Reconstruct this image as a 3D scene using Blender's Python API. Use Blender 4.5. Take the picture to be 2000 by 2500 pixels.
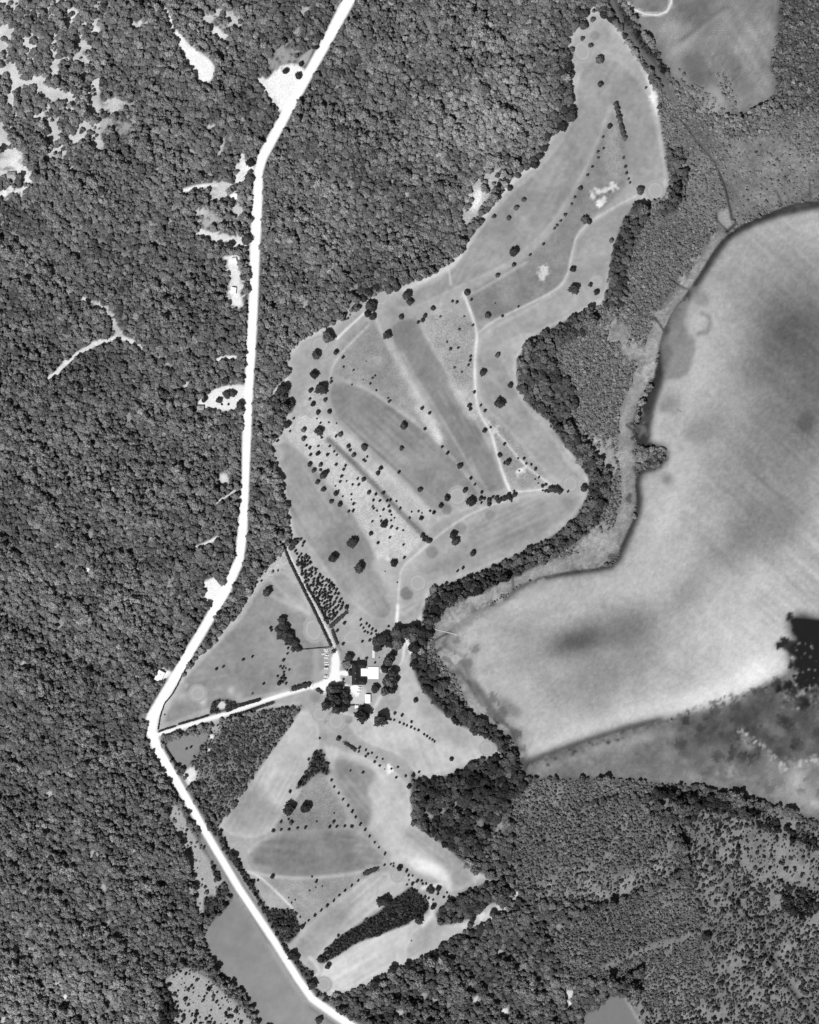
import bpy, math, random
import numpy as np
from mathutils import Vector, Matrix
from mathutils.geometry import delaunay_2d_cdt
random.seed(7); RNG = np.random.default_rng(7)
for o in list(bpy.data.objects): bpy.data.objects.remove(o)
SC = bpy.context.scene; COL = SC.collection

# ------------------------------------------------------------------ camera, sky, sun, exposure
ALT = 3000.0
cd = bpy.data.cameras.new('camera'); cam = bpy.data.objects.new('camera', cd); COL.objects.link(cam)
cam.location = (0, 0, ALT); cam.rotation_euler = (0, 0, 0)
cd.sensor_fit = 'VERTICAL'; cd.sensor_height = 36; cd.lens = 18 / (625 / ALT)
cd.clip_start = 10; cd.clip_end = 30000
SC.camera = cam
SUN_EL = math.radians(56); SUN_DIR2 = (-0.58, -0.81)          # the sun stands to the lower left
w = bpy.data.worlds.new('World'); SC.world = w; w.use_nodes = True
nt = w.node_tree; bg = nt.nodes['Background']
sky = nt.nodes.new('ShaderNodeTexSky'); sky.sky_type = 'NISHITA'; sky.sun_disc = False
sky.sun_elevation = SUN_EL; sky.sun_rotation = math.atan2(SUN_DIR2[0], SUN_DIR2[1])
bw = nt.nodes.new('ShaderNodeRGBToBW')                        # panchromatic film: the sky is seen as grey
nt.links.new(sky.outputs[0], bw.inputs[0]); nt.links.new(bw.outputs[0], bg.inputs[0]); bg.inputs[1].default_value = 0.05
sl = bpy.data.lights.new('sun', 'SUN'); sl.energy = 5.0; sl.angle = math.radians(0.5); sl.color = (1, 1, 1)
so = bpy.data.objects.new('sun', sl); COL.objects.link(so); so.location = (-400, -600, 900)
so.rotation_euler = Vector((-SUN_DIR2[0], -SUN_DIR2[1], -math.tan(SUN_EL))).to_track_quat('-Z', 'Y').to_euler()
SC.view_settings.view_transform = 'Standard'; SC.view_settings.look = 'None'
SC.view_settings.gamma = 1; SC.view_settings.exposure = 0.0; SC.view_settings.use_curve_mapping = False
try: SC.cycles.max_bounces = 4
except Exception: pass

# ------------------------------------------------------------------ plan survey: map sheets -> metres (0.5 m per survey unit)
ZO = dict(A=(0,0,.34783), B=(500,0,.34783), C=(1000,0,.28986), D=(1500,0,.28986), E=(1000,500,.28986), F=(600,650,.28986),
          G=(1400,400,.34783), H=(1000,1000,.28986), I=(600,1150,.28986), J=(350,1300,.28986), K=(800,1500,.28986),
          L=(450,1850,.31884), M=(900,1950,.28986), N=(1400,1400,.34783), O=(1400,1900,.34783), Q=(0,1200,.30157),
          R=(0,1850,.30157), S=(780,1560,.11594), T=(0,700,.34783), V=(0,0,1.15942), P=(0,0,1.0))
def P(z, pts):
    ox, oy, f = ZO[z]; return [(ox + p[0]*f, oy + p[1]*f) + tuple(p[2:]) for p in pts]
def W(p): return ((p[0]-1000)*.5, (1250-p[1])*.5)
def chaikin(pts, n=1, closed=True):
    for _ in range(n):
        q = []; m = len(pts)
        if closed:
            for i in range(m):
                a, b = pts[i], pts[(i+1) % m]
                q += [(a[0]*.75+b[0]*.25, a[1]*.75+b[1]*.25), (a[0]*.25+b[0]*.75, a[1]*.25+b[1]*.75)]
        else:
            q = [pts[0]]
            for a, b in zip(pts[:-1], pts[1:]):
                q += [(a[0]*.75+b[0]*.25, a[1]*.75+b[1]*.25), (a[0]*.25+b[0]*.75, a[1]*.25+b[1]*.75)]
            q.append(pts[-1])
        pts = q
    return pts
# survey rasters, 2 units (1 m) per cell
X0, Y0, CW, CH, CS = -240, -240, 1240, 1490, 2.0
gx = X0 + (np.arange(CW)+.5)*CS; gy = Y0 + (np.arange(CH)+.5)*CS
def vnoise(cell, seed, oct=1):
    r = np.random.default_rng(seed); out = np.zeros((CH, CW)); amp = 1; tot = 0
    for k in range(oct):
        c = cell/2**k
        nx, ny = int(CW*CS/c)+4, int(CH*CS/c)+4
        g = r.random((ny, nx))
        fx = (gx-X0)/c; fy = (gy-Y0)/c
        ix = fx.astype(int); iy = fy.astype(int); tx = fx-ix; ty = fy-iy
        tx = tx*tx*(3-2*tx); ty = ty*ty*(3-2*ty)
        a = g[iy][:, ix]*(1-tx)+g[iy][:, ix+1]*tx; b = g[iy+1][:, ix]*(1-tx)+g[iy+1][:, ix+1]*tx
        out += amp*(a*(1-ty[:, None])+b*ty[:, None]); tot += amp; amp *= .55
    return out/tot - .5
def dnoise(cu, cv, ang, seed):
    r = np.random.default_rng(seed); g = r.random((400, 400)); a = math.radians(ang); sx, sy = np.meshgrid(gx+400, gy+400)
    u = (sx*math.cos(a)+sy*math.sin(a))/cu+150; v = (-sx*math.sin(a)+sy*math.cos(a))/cv+150; iu = u.astype(int); iv = v.astype(int); u = u-iu; v = v-iv; u = u*u*(3-2*u); v = v*v*(3-2*v)
    return (g[iu, iv]*(1-u)+g[iu+1, iv]*u)*(1-v)+(g[iu, iv+1]*(1-u)+g[iu+1, iv+1]*u)*v-.5
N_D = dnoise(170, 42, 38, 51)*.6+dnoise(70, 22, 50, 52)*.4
N_S = vnoise(7, 1, 2); N_M = vnoise(40, 2, 3); N_L = vnoise(190, 3, 3); N_X = vnoise(4, 5)
def box_of(pts, pad):
    xs = [p[0] for p in pts]; ys = [p[1] for p in pts]
    i0 = max(0, int((min(xs)-pad-X0)/CS)); i1 = min(CW, int((max(xs)+pad-X0)/CS)+2)
    j0 = max(0, int((min(ys)-pad-Y0)/CS)); j1 = min(CH, int((max(ys)+pad-Y0)/CS)+2)
    return i0, i1, j0, j1
def inside(px, py, poly):
    m = np.zeros(np.broadcast(px, py).shape, bool); n = len(poly)
    for k in range(n):
        x1, y1 = poly[k][:2]; x2, y2 = poly[(k+1) % n][:2]
        if y1 == y2: continue
        c = ((y1 > py) != (y2 > py)) & (px < (x2-x1)*(py-y1)/(y2-y1)+x1)
        m ^= c
    return m
def blur(a, s):
    if s <= 0: return a
    r = max(1, int(math.ceil(s*2.5))); k = np.exp(-.5*(np.arange(-r, r+1)/s)**2); k /= k.sum()
    a = np.pad(a, r, mode='edge')
    a = sum(k[i]*a[:, i:a.shape[1]-2*r+i] for i in range(2*r+1))
    return sum(k[i]*a[i:a.shape[0]-2*r+i, :] for i in range(2*r+1))
def m_poly(poly, soft):
    b = box_of(poly, soft*3+8); i0, i1, j0, j1 = b
    sx, sy = gx[None, i0:i1], gy[j0:j1, None]
    a = sum(inside(sx+dx, sy+dy, poly).astype(float) for dx in (-.5, .5) for dy in (-.5, .5))/4
    return b, blur(a, soft/CS)
def m_line(pts, wid, soft):
    """wid: width, or the pts carry their own third value"""
    ww = [p[2] if len(p) > 2 else wid for p in pts]
    b = box_of(pts, max(ww)+soft*3+8); i0, i1, j0, j1 = b
    sx, sy = np.meshgrid(gx[i0:i1], gy[j0:j1]); d = np.full(sx.shape, -1e9)
    for k in range(len(pts)-1):
        (x1, y1), (x2, y2) = pts[k][:2], pts[k+1][:2]; L = max(1e-6, (x2-x1)**2+(y2-y1)**2)
        t = np.clip(((sx-x1)*(x2-x1)+(sy-y1)*(y2-y1))/L, 0, 1)
        dd = np.hypot(sx-x1-t*(x2-x1), sy-y1-t*(y2-y1))
        d = np.maximum(d, (ww[k]*(1-t)+ww[k+1]*t)/2 - dd)
    return b, blur(np.clip(d/CS+.5, 0, 1), soft/CS)
def m_blob(x, y, rx, ry=None, soft=None, ang=0):
    ry = ry or rx; R = max(rx, ry)*1.7
    b = box_of([(x-R, y-R), (x+R, y+R)], 4); i0, i1, j0, j1 = b
    sx, sy = np.meshgrid(gx[i0:i1]-x, gy[j0:j1]-y); c, s = math.cos(math.radians(ang)), math.sin(math.radians(ang))
    r = np.hypot((sx*c+sy*s)/rx, (-sx*s+sy*c)/ry)
    if soft is None: return b, np.exp(-1.6*r**2)*np.clip((1.7-r)/.5, 0, 1)
    return b, np.clip((1-r)*min(rx, ry)/soft+.5, 0, 1)
def put(A, bm, val, op='mix', k=1.0):
    (i0, i1, j0, j1), m = bm; v = A[j0:j1, i0:i1]; m = m*k
    if op == 'mix': A[j0:j1, i0:i1] = v*(1-m)+val*m
    else: A[j0:j1, i0:i1] = v + val*m
TONE = .35 + .10*N_M + .12*N_S + .10*N_X                       # seen grey of the ground (film density), 0..1
DENS = np.ones((CH, CW)); RAD = np.full((CH, CW), 5.02); LEAF = np.full((CH, CW), .445)   # wood: density, crown radius, leaf tone
SPK = np.full((CH, CW), .16)               # speckle of the sward
def ground(z, pts, tone, soft=3, dens=0.0, spk=None, k=1.0, sm=1, raw=False):
    poly = P(z, pts) if not raw else pts
    poly = chaikin([p[:2] for p in poly], sm)
    m = m_poly(poly, soft); put(TONE, m, tone, k=k)
    if dens is not None: put(DENS, m_poly(poly, 0), dens)
    if spk is not None: put(SPK, m, spk)
    return poly
def streak(poly, ang, amp, per=9, seed=1):
    b, m = m_poly(poly, 3); i0, i1, j0, j1 = b; r = np.random.default_rng(seed)
    sx, sy = np.meshgrid(gx[i0:i1], gy[j0:j1]); a = math.radians(ang)
    u = -sx*math.sin(a)+sy*math.cos(a); v = (sx*math.cos(a)+sy*math.sin(a))/160
    t = r.random(4000); f = (u/per) % 3000; i = f.astype(int); f = f-i; n = t[i]*(1-f)+t[i+1]*f-.5
    TONE[j0:j1, i0:i1] += n*amp*m*(.6+.5*np.sin(v*3+n))
def track(z, pts, wid, tone, soft=1.5, dens=0.0, k=1.0, clear=4, sm=1):
    p = P(z, pts)
    if sm and len(p[0]) == 2: p = chaikin(p, sm, False)
    put(TONE, m_line(p, wid, soft), tone, k=k)
    if dens is not None: put(DENS, m_line([q[:2] for q in p], (wid or max(q[2] for q in p))+clear, 0), dens)
    return p
def spot(z, x, y, r, tone, soft=3, dens=0.0, k=1.0, ry=None, ang=0):
    f = ZO[z][2]; (px, py), = P(z, [(x, y)])
    put(TONE, m_blob(px, py, r*f, ry*f if ry else None, soft, ang), tone, k=k)
    if dens is not None: put(DENS, m_blob(px, py, r*f, ry*f if ry else None, .5, ang), dens)

def ragged(z, x, y, r, tone, dens=None, ry=None, ang=0, k=1.0, only=False):
    f = ZO[z][2]; (px, py), = P(z, [(x, y)])
    if only:
        ci, cj = [int(np.clip((q-q0)/CS, 9, c-10)) for q, q0, c in ((px, X0, CW), (py, Y0, CH))]; w8 = (slice(cj-8, cj+9), slice(ci-8, ci+9))
        if DENS[w8].min() < .9 or RAD[w8].min() < 5: return
    (i0, i1, j0, j1), m = m_blob(px, py, r*f*1.15, (ry or r)*f*1.15, None, ang)
    m = np.clip(m*2.6-.75+2.6*(N_S[j0:j1, i0:i1]+.6*N_X[j0:j1, i0:i1]), 0, 1)*(m > .12); put(TONE, ((i0, i1, j0, j1), m), tone, k=k)
    if dens is not None: put(DENS, ((i0, i1, j0, j1), (m > .4).astype(float)), dens)
# ---- the links (one large open area)
GOLF = [(1247,5),(1262,30),(1290,50),(1310,75),(1335,115),(1360,155),(1380,190),(1385,240),(1395,300),(1411,350),(1412,390),(1405,415),(1370,424),(1338,440),(1325,465),(1300,500),(1290,540),(1285,590),(1283,625),(1250,650),(1215,670),(1180,690),(1130,710),(1100,735),(1085,765),(1088,800),(1105,830),(1140,860),(1165,890),(1180,915),(1195,945),(1225,975),(1238,1000),(1243,1030),(1232,1065),(1200,1105),(1160,1135),(1110,1165),(1060,1190),(1010,1210),(960,1225),(920,1235),(900,1250),(892,1290),(885,1310),(900,1330),(872,1372),(882,1400),(895,1440),(925,1480),(975,1520),(1010,1538),(1040,1552),(1055,1575),(1045,1590),(1010,1597),(980,1615),(955,1628),(920,1636),(890,1640),(870,1645),(866,1700),(870,1730),(905,1760),(940,1780),(965,1800),(990,1825),(1020,1845),(1040,1845),(1048,1828),(1068,1845),(1075,1868),(1100,1885),(1040,1935),(1000,1950),(960,1970),(900,2010),(860,2030),(800,2055),(760,2078),(700,2100),(680,2095),(655,2075),(650,2040),(610,2005),(560,1940),(500,1865),(485,1825),(455,1770),(460,1740),(500,1690),(560,1600),(635,1487),(560,1490),(480,1510),(340,1555),(330,1530),(350,1480),(400,1405),(430,1372),(470,1333),(510,1285),(530,1245),(560,1200),(598,1165),(615,1130),(608,1090),(600,1040),(592,1000),(575,960),(570,940),(600,890),(618,860),(590,835),(608,800),(610,740),(640,710),(690,690),(760,650),(785,622),(850,605),(945,560),(975,530),(1000,490),(1060,400),(1085,370),(1130,340),(1160,290),(1185,268),(1205,225),(1200,170),(1203,125),(1187,95),(1210,70),(1235,48)]
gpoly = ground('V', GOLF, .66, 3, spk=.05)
put(TONE, m_line(gpoly+gpoly[:1], 34, 12), .74, k=.5); put(TONE, m_line(gpoly+gpoly[:1], 10, 3), .80, k=.8)  # dry verge and contrast halo along the wood edge, painted into the tone
for pts, t in (([(1150,865),(1175,905),(1195,945),(1228,975),(1240,1010)], .97), ([(985,495),(1060,405),(1090,372),(1130,345)], .86),
               ([(850,612),(945,565),(972,540)], .88), ([(1215,672),(1260,650),(1280,630)], .9), ([(1300,470),(1292,500),(1290,530)], .9),
               ([(1365,160),(1375,200),(1385,240)], .93), ([(640,712),(685,693)], .8), ([(900,1255),(888,1300),(870,1318)], .85), ([(866,1690),(868,1730)], .85)):
    track('V', pts, 9, t, 4, dens=None, k=.9)  # brighter stretches of the painted edge halo
# mown fairways, each kept as a sheet of its own
FAIR = []
def fairway(z, pts, tone, ang=60, amp=.05, soft=3, sheet=True):
    p = ground(z, pts, tone, soft, dens=None, spk=.04); streak(p, ang, amp*1.7, 6, int(ang)+len(pts))
    if sheet: put(TONE, m_line(p+p[:1], 5, 2.2), .06, 'add')
    if sheet: FAIR.append(p)
    return p
fairway('V', [(1235,130),(1290,120),(1330,150),(1365,200),(1380,260),(1392,320),(1402,360),(1395,400),(1340,405),(1325,380),(1310,290),(1290,210),(1275,250),(1250,320),(1215,385),(1165,470),(1090,540),(1040,570),(960,605),(900,635),(850,650),(820,640),(860,618),(950,575),(1000,500),(1070,410),(1110,380),(1160,330),(1195,280),(1215,220),(1215,170)], .615, 118, .03)
fairway('V', [(1340,420),(1395,415),(1360,435),(1330,450),(1315,475),(1290,510),(1283,560),(1278,620),(1240,645),(1150,690),(1060,720),(1045,735),(1060,760),(1080,800),(1100,850),(1160,915),(1200,985),(1225,1000),(1220,1020),(1170,1015),(1120,960),(1060,890),(1030,865),(1008,830),(1003,770),(1010,720),(1030,695),(1110,655),(1180,610),(1200,570),(1215,500),(1245,470),(1300,435)], .63, 60, .025)
fairway('V', [(818,690),(845,672),(878,668),(900,715),(950,800),(1000,880),(1060,1005),(1070,1032),(1015,1040),(985,1000),(930,900),(880,810),(835,740)], .545, 61, .05, 4.5)
fairway('V', [(690,815),(712,799),(760,808),(830,858),(880,890),(930,945),(985,1005),(1000,1045),(930,1075),(905,1075),(870,1030),(800,965),(740,910),(700,868)], .56, 42, .08, 4.5)
fairway('V', [(572,945),(600,928),(625,940),(665,985),(715,1040),(750,1095),(780,1140),(800,1190),(812,1240),(830,1290),(800,1310),(745,1270),(700,1220),(655,1150),(622,1128),(606,1060),(594,1000)], .60, 58, .05)
put(TONE, m_poly(chaikin(P('V', [(690,1100),(760,1130),(790,1180),(795,1215),(740,1190),(690,1140)])), 14), .50, k=.7)
fairway('V', [(905,1100),(960,1075),(1080,1050),(1160,1035),(1235,1035),(1225,1065),(1150,1125),(1060,1175),(960,1215),(915,1225),(860,1290),(845,1300),(842,1240),(855,1190),(890,1160)], .68, 155, .05)
fairway('V', [(1030,1060),(1130,1050),(1225,1040),(1200,1090),(1120,1145),(1040,1180),(965,1195),(900,1205),(890,1195),(960,1170),(990,1120)], .60, 155, .05, 8, False)
fairway('V', [(350,1500),(380,1440),(430,1385),(480,1335),(520,1290),(540,1245),(570,1215),(600,1225),(640,1290),(665,1330),(690,1365),(685,1420),(600,1455),(520,1470),(440,1490),(345,1530)], .58, 172, .035)
fairway('V', [(458,1735),(520,1650),(600,1540),(640,1490),(668,1520),(672,1560),(640,1640),(600,1710),(560,1760),(500,1765)], .73, 118, .06)
put(TONE, m_poly(chaikin(P('V', [(462,1735),(520,1650),(545,1640),(560,1680),(600,1700),(575,1735),(520,1750)])), 8), .60, k=.8)
fairway('V', [(680,1570),(700,1575),(760,1590),(860,1640),(862,1700),(870,1740),(930,1790),(1000,1840),(1015,1850),(950,1880),(935,1860),(870,1810),(820,1800),(775,1740),(720,1650)], .76, 55, .03)
fairway('V', [(700,1595),(740,1600),(785,1620),(795,1640),(770,1660),(785,1700),(780,1740),(760,1740),(735,1690),(705,1640)], .56, 50, .05, 5, False)
fairway('V', [(870,1740),(930,1785),(1010,1842),(990,1860),(945,1870),(930,1830),(880,1790),(840,1760)], .62, 38, .05, 8, False)
fairway('V', [(515,1815),(530,1785),(580,1755),(660,1745),(750,1745),(790,1785),(815,1810),(790,1830),(700,1845),(600,1848),(540,1840)], .60, 4, .05)
fairway('V', [(518,1808),(560,1770),(640,1752),(745,1748),(755,1775),(735,1785),(770,1815),(770,1830),(690,1845),(590,1845)], .545, 4, .07, 5, False)
fairway('V', [(615,1995),(640,1960),(700,1900),(760,1855),(800,1835),(830,1845),(870,1845),(880,1870),(830,1890),(780,1920),(700,1985),(650,2030)], .72, 140, .06)
put(TONE, m_poly(chaikin(P('V', [(618,1998),(640,1962),(720,1890),(745,1890),(740,1920),(690,1985),(650,2022)])), 7), .58, k=.8)
fairway('V', [(700,2010),(780,1975),(860,1950),(905,1920),(940,1950),(990,1945),(1080,1890),(1040,1925),(950,1965),(880,2015),(800,2045),(740,2080),(690,2090),(670,2060)], .80, 150, .05)
put(TONE, m_poly(chaikin(P('V', [(855,1950),(900,1925),(940,1955),(985,1950),(950,1970),(890,2010),(850,2020),(860,1980)])), 6), .66, k=.8)
fairway('V', [(855,1380),(872,1385),(895,1445),(930,1495),(985,1530),(1040,1560),(1040,1580),(1000,1595),(950,1618),(900,1630),(870,1625),(850,1590),(760,1560),(730,1520),(780,1500),(850,1500),(840,1430)], .75, 70, .03)
put(TONE, m_poly(chaikin(P('V', [(875,1440),(900,1455),(940,1510),(1000,1560),(990,1580),(930,1560),(880,1520)])), 10), .64, k=.8)
# rough between the fairways
def rough(z, pts, tone, spk, soft=4): return ground(z, pts, tone, soft, dens=None, spk=spk)
rough('V', [(1285,240),(1295,235),(1315,300),(1325,380),(1300,415),(1240,462),(1213,500),(1190,590),(1150,628),(1015,686),(985,645),(980,620),(1050,578),(1110,545),(1170,485),(1215,405),(1262,300)], .54, .10)
rough('V', [(1280,250),(1300,260),(1318,350),(1316,380),(1285,375),(1265,330)], .62, .2)
rough('V', [(720,720),(785,665),(800,700),(880,830),(930,900),(985,1000),(960,980),(900,905),(830,850),(760,802),(705,795),(705,760)], .60, .18)
rough('V', [(800,700),(815,700),(870,800),(930,905),(900,890),(860,820)], .74, .10, 6)
rough('V', [(890,672),(970,640),(1003,705),(998,770),(1000,850),(985,860),(950,800),(905,715)], .63, .30)
rough('V', [(940,800),(960,800),(1000,850),(1010,880),(990,890),(960,840)], .80, .2, 8)
rough('V', [(1020,870),(1060,895),(1120,965),(1160,1015),(1080,1032),(1055,985),(1035,920)], .60, .24)
rough('V', [(600,890),(640,870),(700,880),(760,960),(900,1125),(870,1160),(830,1190),(800,1185),(770,1120),(720,1045),(650,965),(600,925)], .78, .22)
rough('V', [(700,890),(740,915),(800,970),(870,1035),(920,1090),(900,1130),(800,1010),(720,930)], .74, .12)
rough('V', [(630,850),(650,800),(685,810),(690,870),(640,880)], .70, .2)
rough('V', [(672,1590),(690,1650),(745,1740),(660,1750),(570,1755),(610,1690),(640,1650)], .56, .22)
rough('V', [(540,1850),(640,1852),(760,1838),(790,1830),(700,1900),(635,1960),(600,1900),(530,1860)], .62, .16)
rough('V', [(560,1195),(600,1165),(610,1180),(595,1205),(540,1235)], .70, .3)

rough('V', [(770,1180),(850,1170),(845,1230),(835,1290),(815,1230)], .70, .06)
for z, pts, wd, t in (('V', [(692,925),(760,990),(830,1065),(905,1140)], 13, .50), ('V', [(935,930),(960,965),(1000,1040)], 12, .54), ('V', [(905,905),(940,940),(985,1005)], 8, .60),
                      ('F', [(1600,1430),(1660,1500),(1725,1600)], 50, .56)):
    track(z, pts, wd, t, 2.5, dens=None)
put(TONE, m_line(P('V', [(900,880),(925,925)]), 22, 5), .88); put(TONE, m_line(P('V', [(880,860),(905,895)]), 16, 5), .80)
for x, y, r, t in ((1148,575,15,.84),(1250,412,9,.84),(1257,404,9,.82),(1285,397,9,.86),(1275,402,9,.82),(1293,393,8,.84),(1263,428,9,.9),(1270,422,7,.84),(1105,1010,0,0),(1098,993,10,.85),(1045,905,10,.8),(1375,205,10,.95),(940,1090,0,0),(820,1620,10,.95),(1115,1005,0,0),(915,650,14,.7),(1050,1868,12,.93),(1068,1845,10,.9),(1085,1880,8,.95),(1010,1930,10,.85)):
    if r: ragged('V', x, y, r*1.1, t)
for q in ((1258,415,5),(1284,404,5)): ragged('V', *q, .42)
ground('M', [(330,500),(450,498),(570,535),(680,630),(715,760),(650,775),(620,700),(560,650),(470,640),(380,600),(320,560)], .88, 6, None)
ground('M', [(180,470),(260,480),(330,520),(300,560),(200,530)], .80, 8, None)
# round darker patches (old greens and tees)
for z, x, y, r, t in (('H',315,840,45,.50),('H',680,890,42,.54),('H',430,1000,50,.56),('H',190,1200,52,.54),('H',1330,785,42,.57),('J',1445,1390,45,.58),('S',605,1685,90,.54),('C',1560,300,38,.55),('I',1355,1030,55,.50),('S',90,2060,80,.6),('K',170,870,30,.62)):
    spot(z, x, y, r, t, 4, None, .85)
# worn pale strips and footpaths
PATHS = []
def path(z, pts, wid, tone, sheet=True, soft=1.6, k=.95):
    if not sheet: soft = max(soft, 2.6); wid = wid+1.5
    p = track(z, pts, wid, tone, soft, dens=0, k=k)
    if sheet: PATHS.append((p, wid))
path('V', [(976,616),(985,640),(998,675),(1006,708),(1000,745),(1000,800),(1003,850),(1015,880),(1035,910),(1045,950),(1060,1000),(1074,1034)], 7, .90)
path('V', [(1008,700),(1040,675),(1110,642),(1170,612),(1195,585),(1205,530),(1215,495),(1240,468),(1300,432),(1340,412)], 5, .80)
path('V', [(944,560),(947,578),(950,600)], 4, .82)
path('V', [(1022,880),(1060,925),(1110,985),(1160,1020)], 5, .84)
path('V', [(1150,1030),(1110,1034),(1080,1036)], 4, .88)
path('V', [(968,625),(1010,612),(1060,580),(1110,552)], 3, .76, False)
path('V', [(990,965),(1005,1000),(1030,1040)], 3, .7, False); path('V', [(845,740),(900,835),(960,930),(1005,1010)], 3, .72, False)
path('V', [(720,800),(780,822),(840,866),(900,905),(950,960),(990,1010)], 3, .74, False)
path('V', [(880,672),(905,720),(950,790),(1000,870)], 3, .7, False)
path('V', [(695,880),(760,950),(830,1010),(900,1075),(925,1095)], 4, .78, False)
path('V', [(640,940),(700,1010),(750,1085),(790,1160),(800,1190)], 3, .76, False)
path('V', [(835,1305),(838,1270),(842,1215),(850,1190),(880,1165),(920,1130),(975,1090),(1030,1065),(1065,1055)], 5, .82)
path('V', [(836,1310),(838,1275)], 8, .97)
path('K', [(655,180),(680,260),(720,380),(735,430)], 7, .93); path('K', [(640,330),(630,400),(580,460)], 6, .85); path('K', [(655,180),(640,330)], 7, .9)
path('K', [(360,840),(420,740),(450,690)], 5, .84, False); path('K', [(120,830),(240,850),(400,900)], 5, .82, False)
path('F', [(770,610),(860,520),(1005,390)], 5, .97); path('F', [(700,960),(740,820),(850,680),(1040,495)], 5, .76)
path('F', [(1100,460),(1180,640),(1300,820),(1450,1080),(1600,1330)], 4, .78, False)
path('F', [(215,1110),(260,1030),(350,950)], 6, .9)
path('L', [(470,865),(570,900),(700,1020),(840,1160),(885,1270)], 5, .88)
path('L', [(470,865),(570,890),(700,910),(870,925),(1100,910),(1280,890),(1370,870)], 4, .76, False)
path('L', [(960,1530),(1010,1580),(1040,1640),(1000,1670)], 5, .85, False)
path('V', [(672,1560),(665,1610),(640,1650),(600,1715)], 4, .78, False)
path('V', [(900,1890),(915,1920),(890,1950)], 9, .86, False); path('V', [(890,1870),(930,1862)], 8, .9, False)
path('M', [(420,1090),(360,1130),(330,1230),(220,1390)], 4, .8, False)
path('J', [(1050,360),(1130,450),(1250,580),(1400,690)], 7, .74, False, 3, .7); path('J', [(1090,540),(1200,590),(1330,650)], 7, .76, False, 4, .8)
put(TONE, m_line(P('J', [(1090,360),(1180,340),(1270,400),(1330,490),(1400,640)]), 2.5, 1), .74)
put(TONE, m_poly(chaikin(P('J', [(1080,365),(1180,345),(1270,410),(1330,500),(1380,620),(1250,540),(1130,440)])), 3), .62)
for z, x, y, r, t in (('J',740,1330,40,.78),('J',800,1380,50,.72),('J',500,1430,40,.78),('J',300,1250,35,.85),('J',420,1090,20,.78),('J',330,1380,60,.7),('J',1020,310,30,.85),('I',1200,740,22,.95),('J',360,1290,30,.75)):
    (px, py), = P(z, [(x, y)]); put(TONE, m_blob(px, py, r*.29), t, k=.9)
put(TONE, m_line(P('V', [(390,1400),(375,1440),(360,1470)]), 22, 6), .74, k=.8)
put(TONE, m_line(P('S', [(270,1530),(190,1610),(140,1700),(125,1760)]), 3, .8), .36)
put(TONE, m_line(P('S', [(385,140),(440,230),(555,345)]), 2.5, .8), .32)

b_, gm = m_poly(gpoly, 2); TONE[b_[2]:b_[3], b_[0]:b_[1]] += gm*(.15*N_M[b_[2]:b_[3], b_[0]:b_[1]]+.08*N_S[b_[2]:b_[3], b_[0]:b_[1]]+.03*N_X[b_[2]:b_[3], b_[0]:b_[1]]+.07*N_L[b_[2]:b_[3], b_[0]:b_[1]])
# ---- lake, marsh and the wet east side
LAKE = P('V', [(1900,430),(1725,424),(1690,424),(1640,440),(1590,460),(1550,480),(1532,495),(1508,520),(1490,550),(1465,590),(1445,620),(1420,650),(1400,690),(1390,720),(1385,760),(1378,800),(1358,838),(1342,870),(1340,910),(1342,940),(1370,945),(1400,943),(1402,962),(1380,985),(1350,990),(1336,1010),(1343,1060),(1337,1090),(1312,1140),(1297,1185),(1270,1195),(1200,1203),(1130,1217),(1090,1236),(1060,1262),(1010,1282),(985,1300),(955,1318),(940,1340),(925,1358),(960,1375),(985,1420),(1000,1465),(1022,1500),(1050,1520),(1078,1535),(1090,1570),(1108,1612),(1150,1598),(1200,1572),(1300,1542),(1380,1522),(1460,1507),(1530,1490),(1580,1465),(1630,1437),(1662,1422),(1674,1400),(1655,1370),(1680,1352),(1675,1330),(1660,1300),(1725,1306),(1900,1310)])
lake_poly = chaikin(LAKE, 1)
# land east of the links: marsh and swamp
EAST = P('V', [(1405,160),(1440,200),(1500,258),(1560,262),(1640,240),(1690,235),(1900,230),(1900,440),(1725,424),(1600,455),(1532,495),(1490,550),(1420,650),(1385,760),(1340,870),(1343,1060),(1297,1185),(1130,1217),(1060,1262),(955,1318),(925,1358),(960,1375),(1000,1465),(1078,1535),(1090,1575),(1070,1600),(1035,1545),(930,1470),(885,1390),(905,1330),(890,1300),(905,1250),(1010,1213),(1110,1168),(1200,1108),(1245,1030),(1240,1000),(1165,885),(1090,800),(1100,735),(1250,652),(1285,625),(1300,500),(1340,440),(1412,415),(1400,330),(1385,200)])
ground('P', EAST, .47, 4, .78, .20, raw=True)
put(RAD, m_poly(EAST, 0), 2.6); put(LEAF, m_poly(EAST, 0), .45)
SWAMP = ground('V', [(1440,250),(1560,265),(1900,260),(1900,430),(1725,420),(1600,450),(1530,490),(1470,470),(1430,420),(1415,330)], .47, 6, .42, .25)
put(TONE, m_poly(chaikin(P('V', [(1540,280),(1640,280),(1700,330),(1725,400),(1640,425),(1560,430),(1500,350)])), 14), .52, k=.7); put(DENS, m_poly(P('V', [(1540,290),(1640,290),(1700,330),(1900,390),(1900,430),(1640,425),(1560,460),(1520,400)]), 0), .12)
put(DENS, m_poly(P('V', [(1420,210),(1460,260),(1560,300),(1640,270),(1640,240),(1560,255),(1490,240)]), 0), .8); put(RAD, m_poly(P('V', [(1400,160),(1460,260),(1560,300),(1640,270),(1640,240),(1560,255),(1490,240)]), 0), 3.6)
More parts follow.
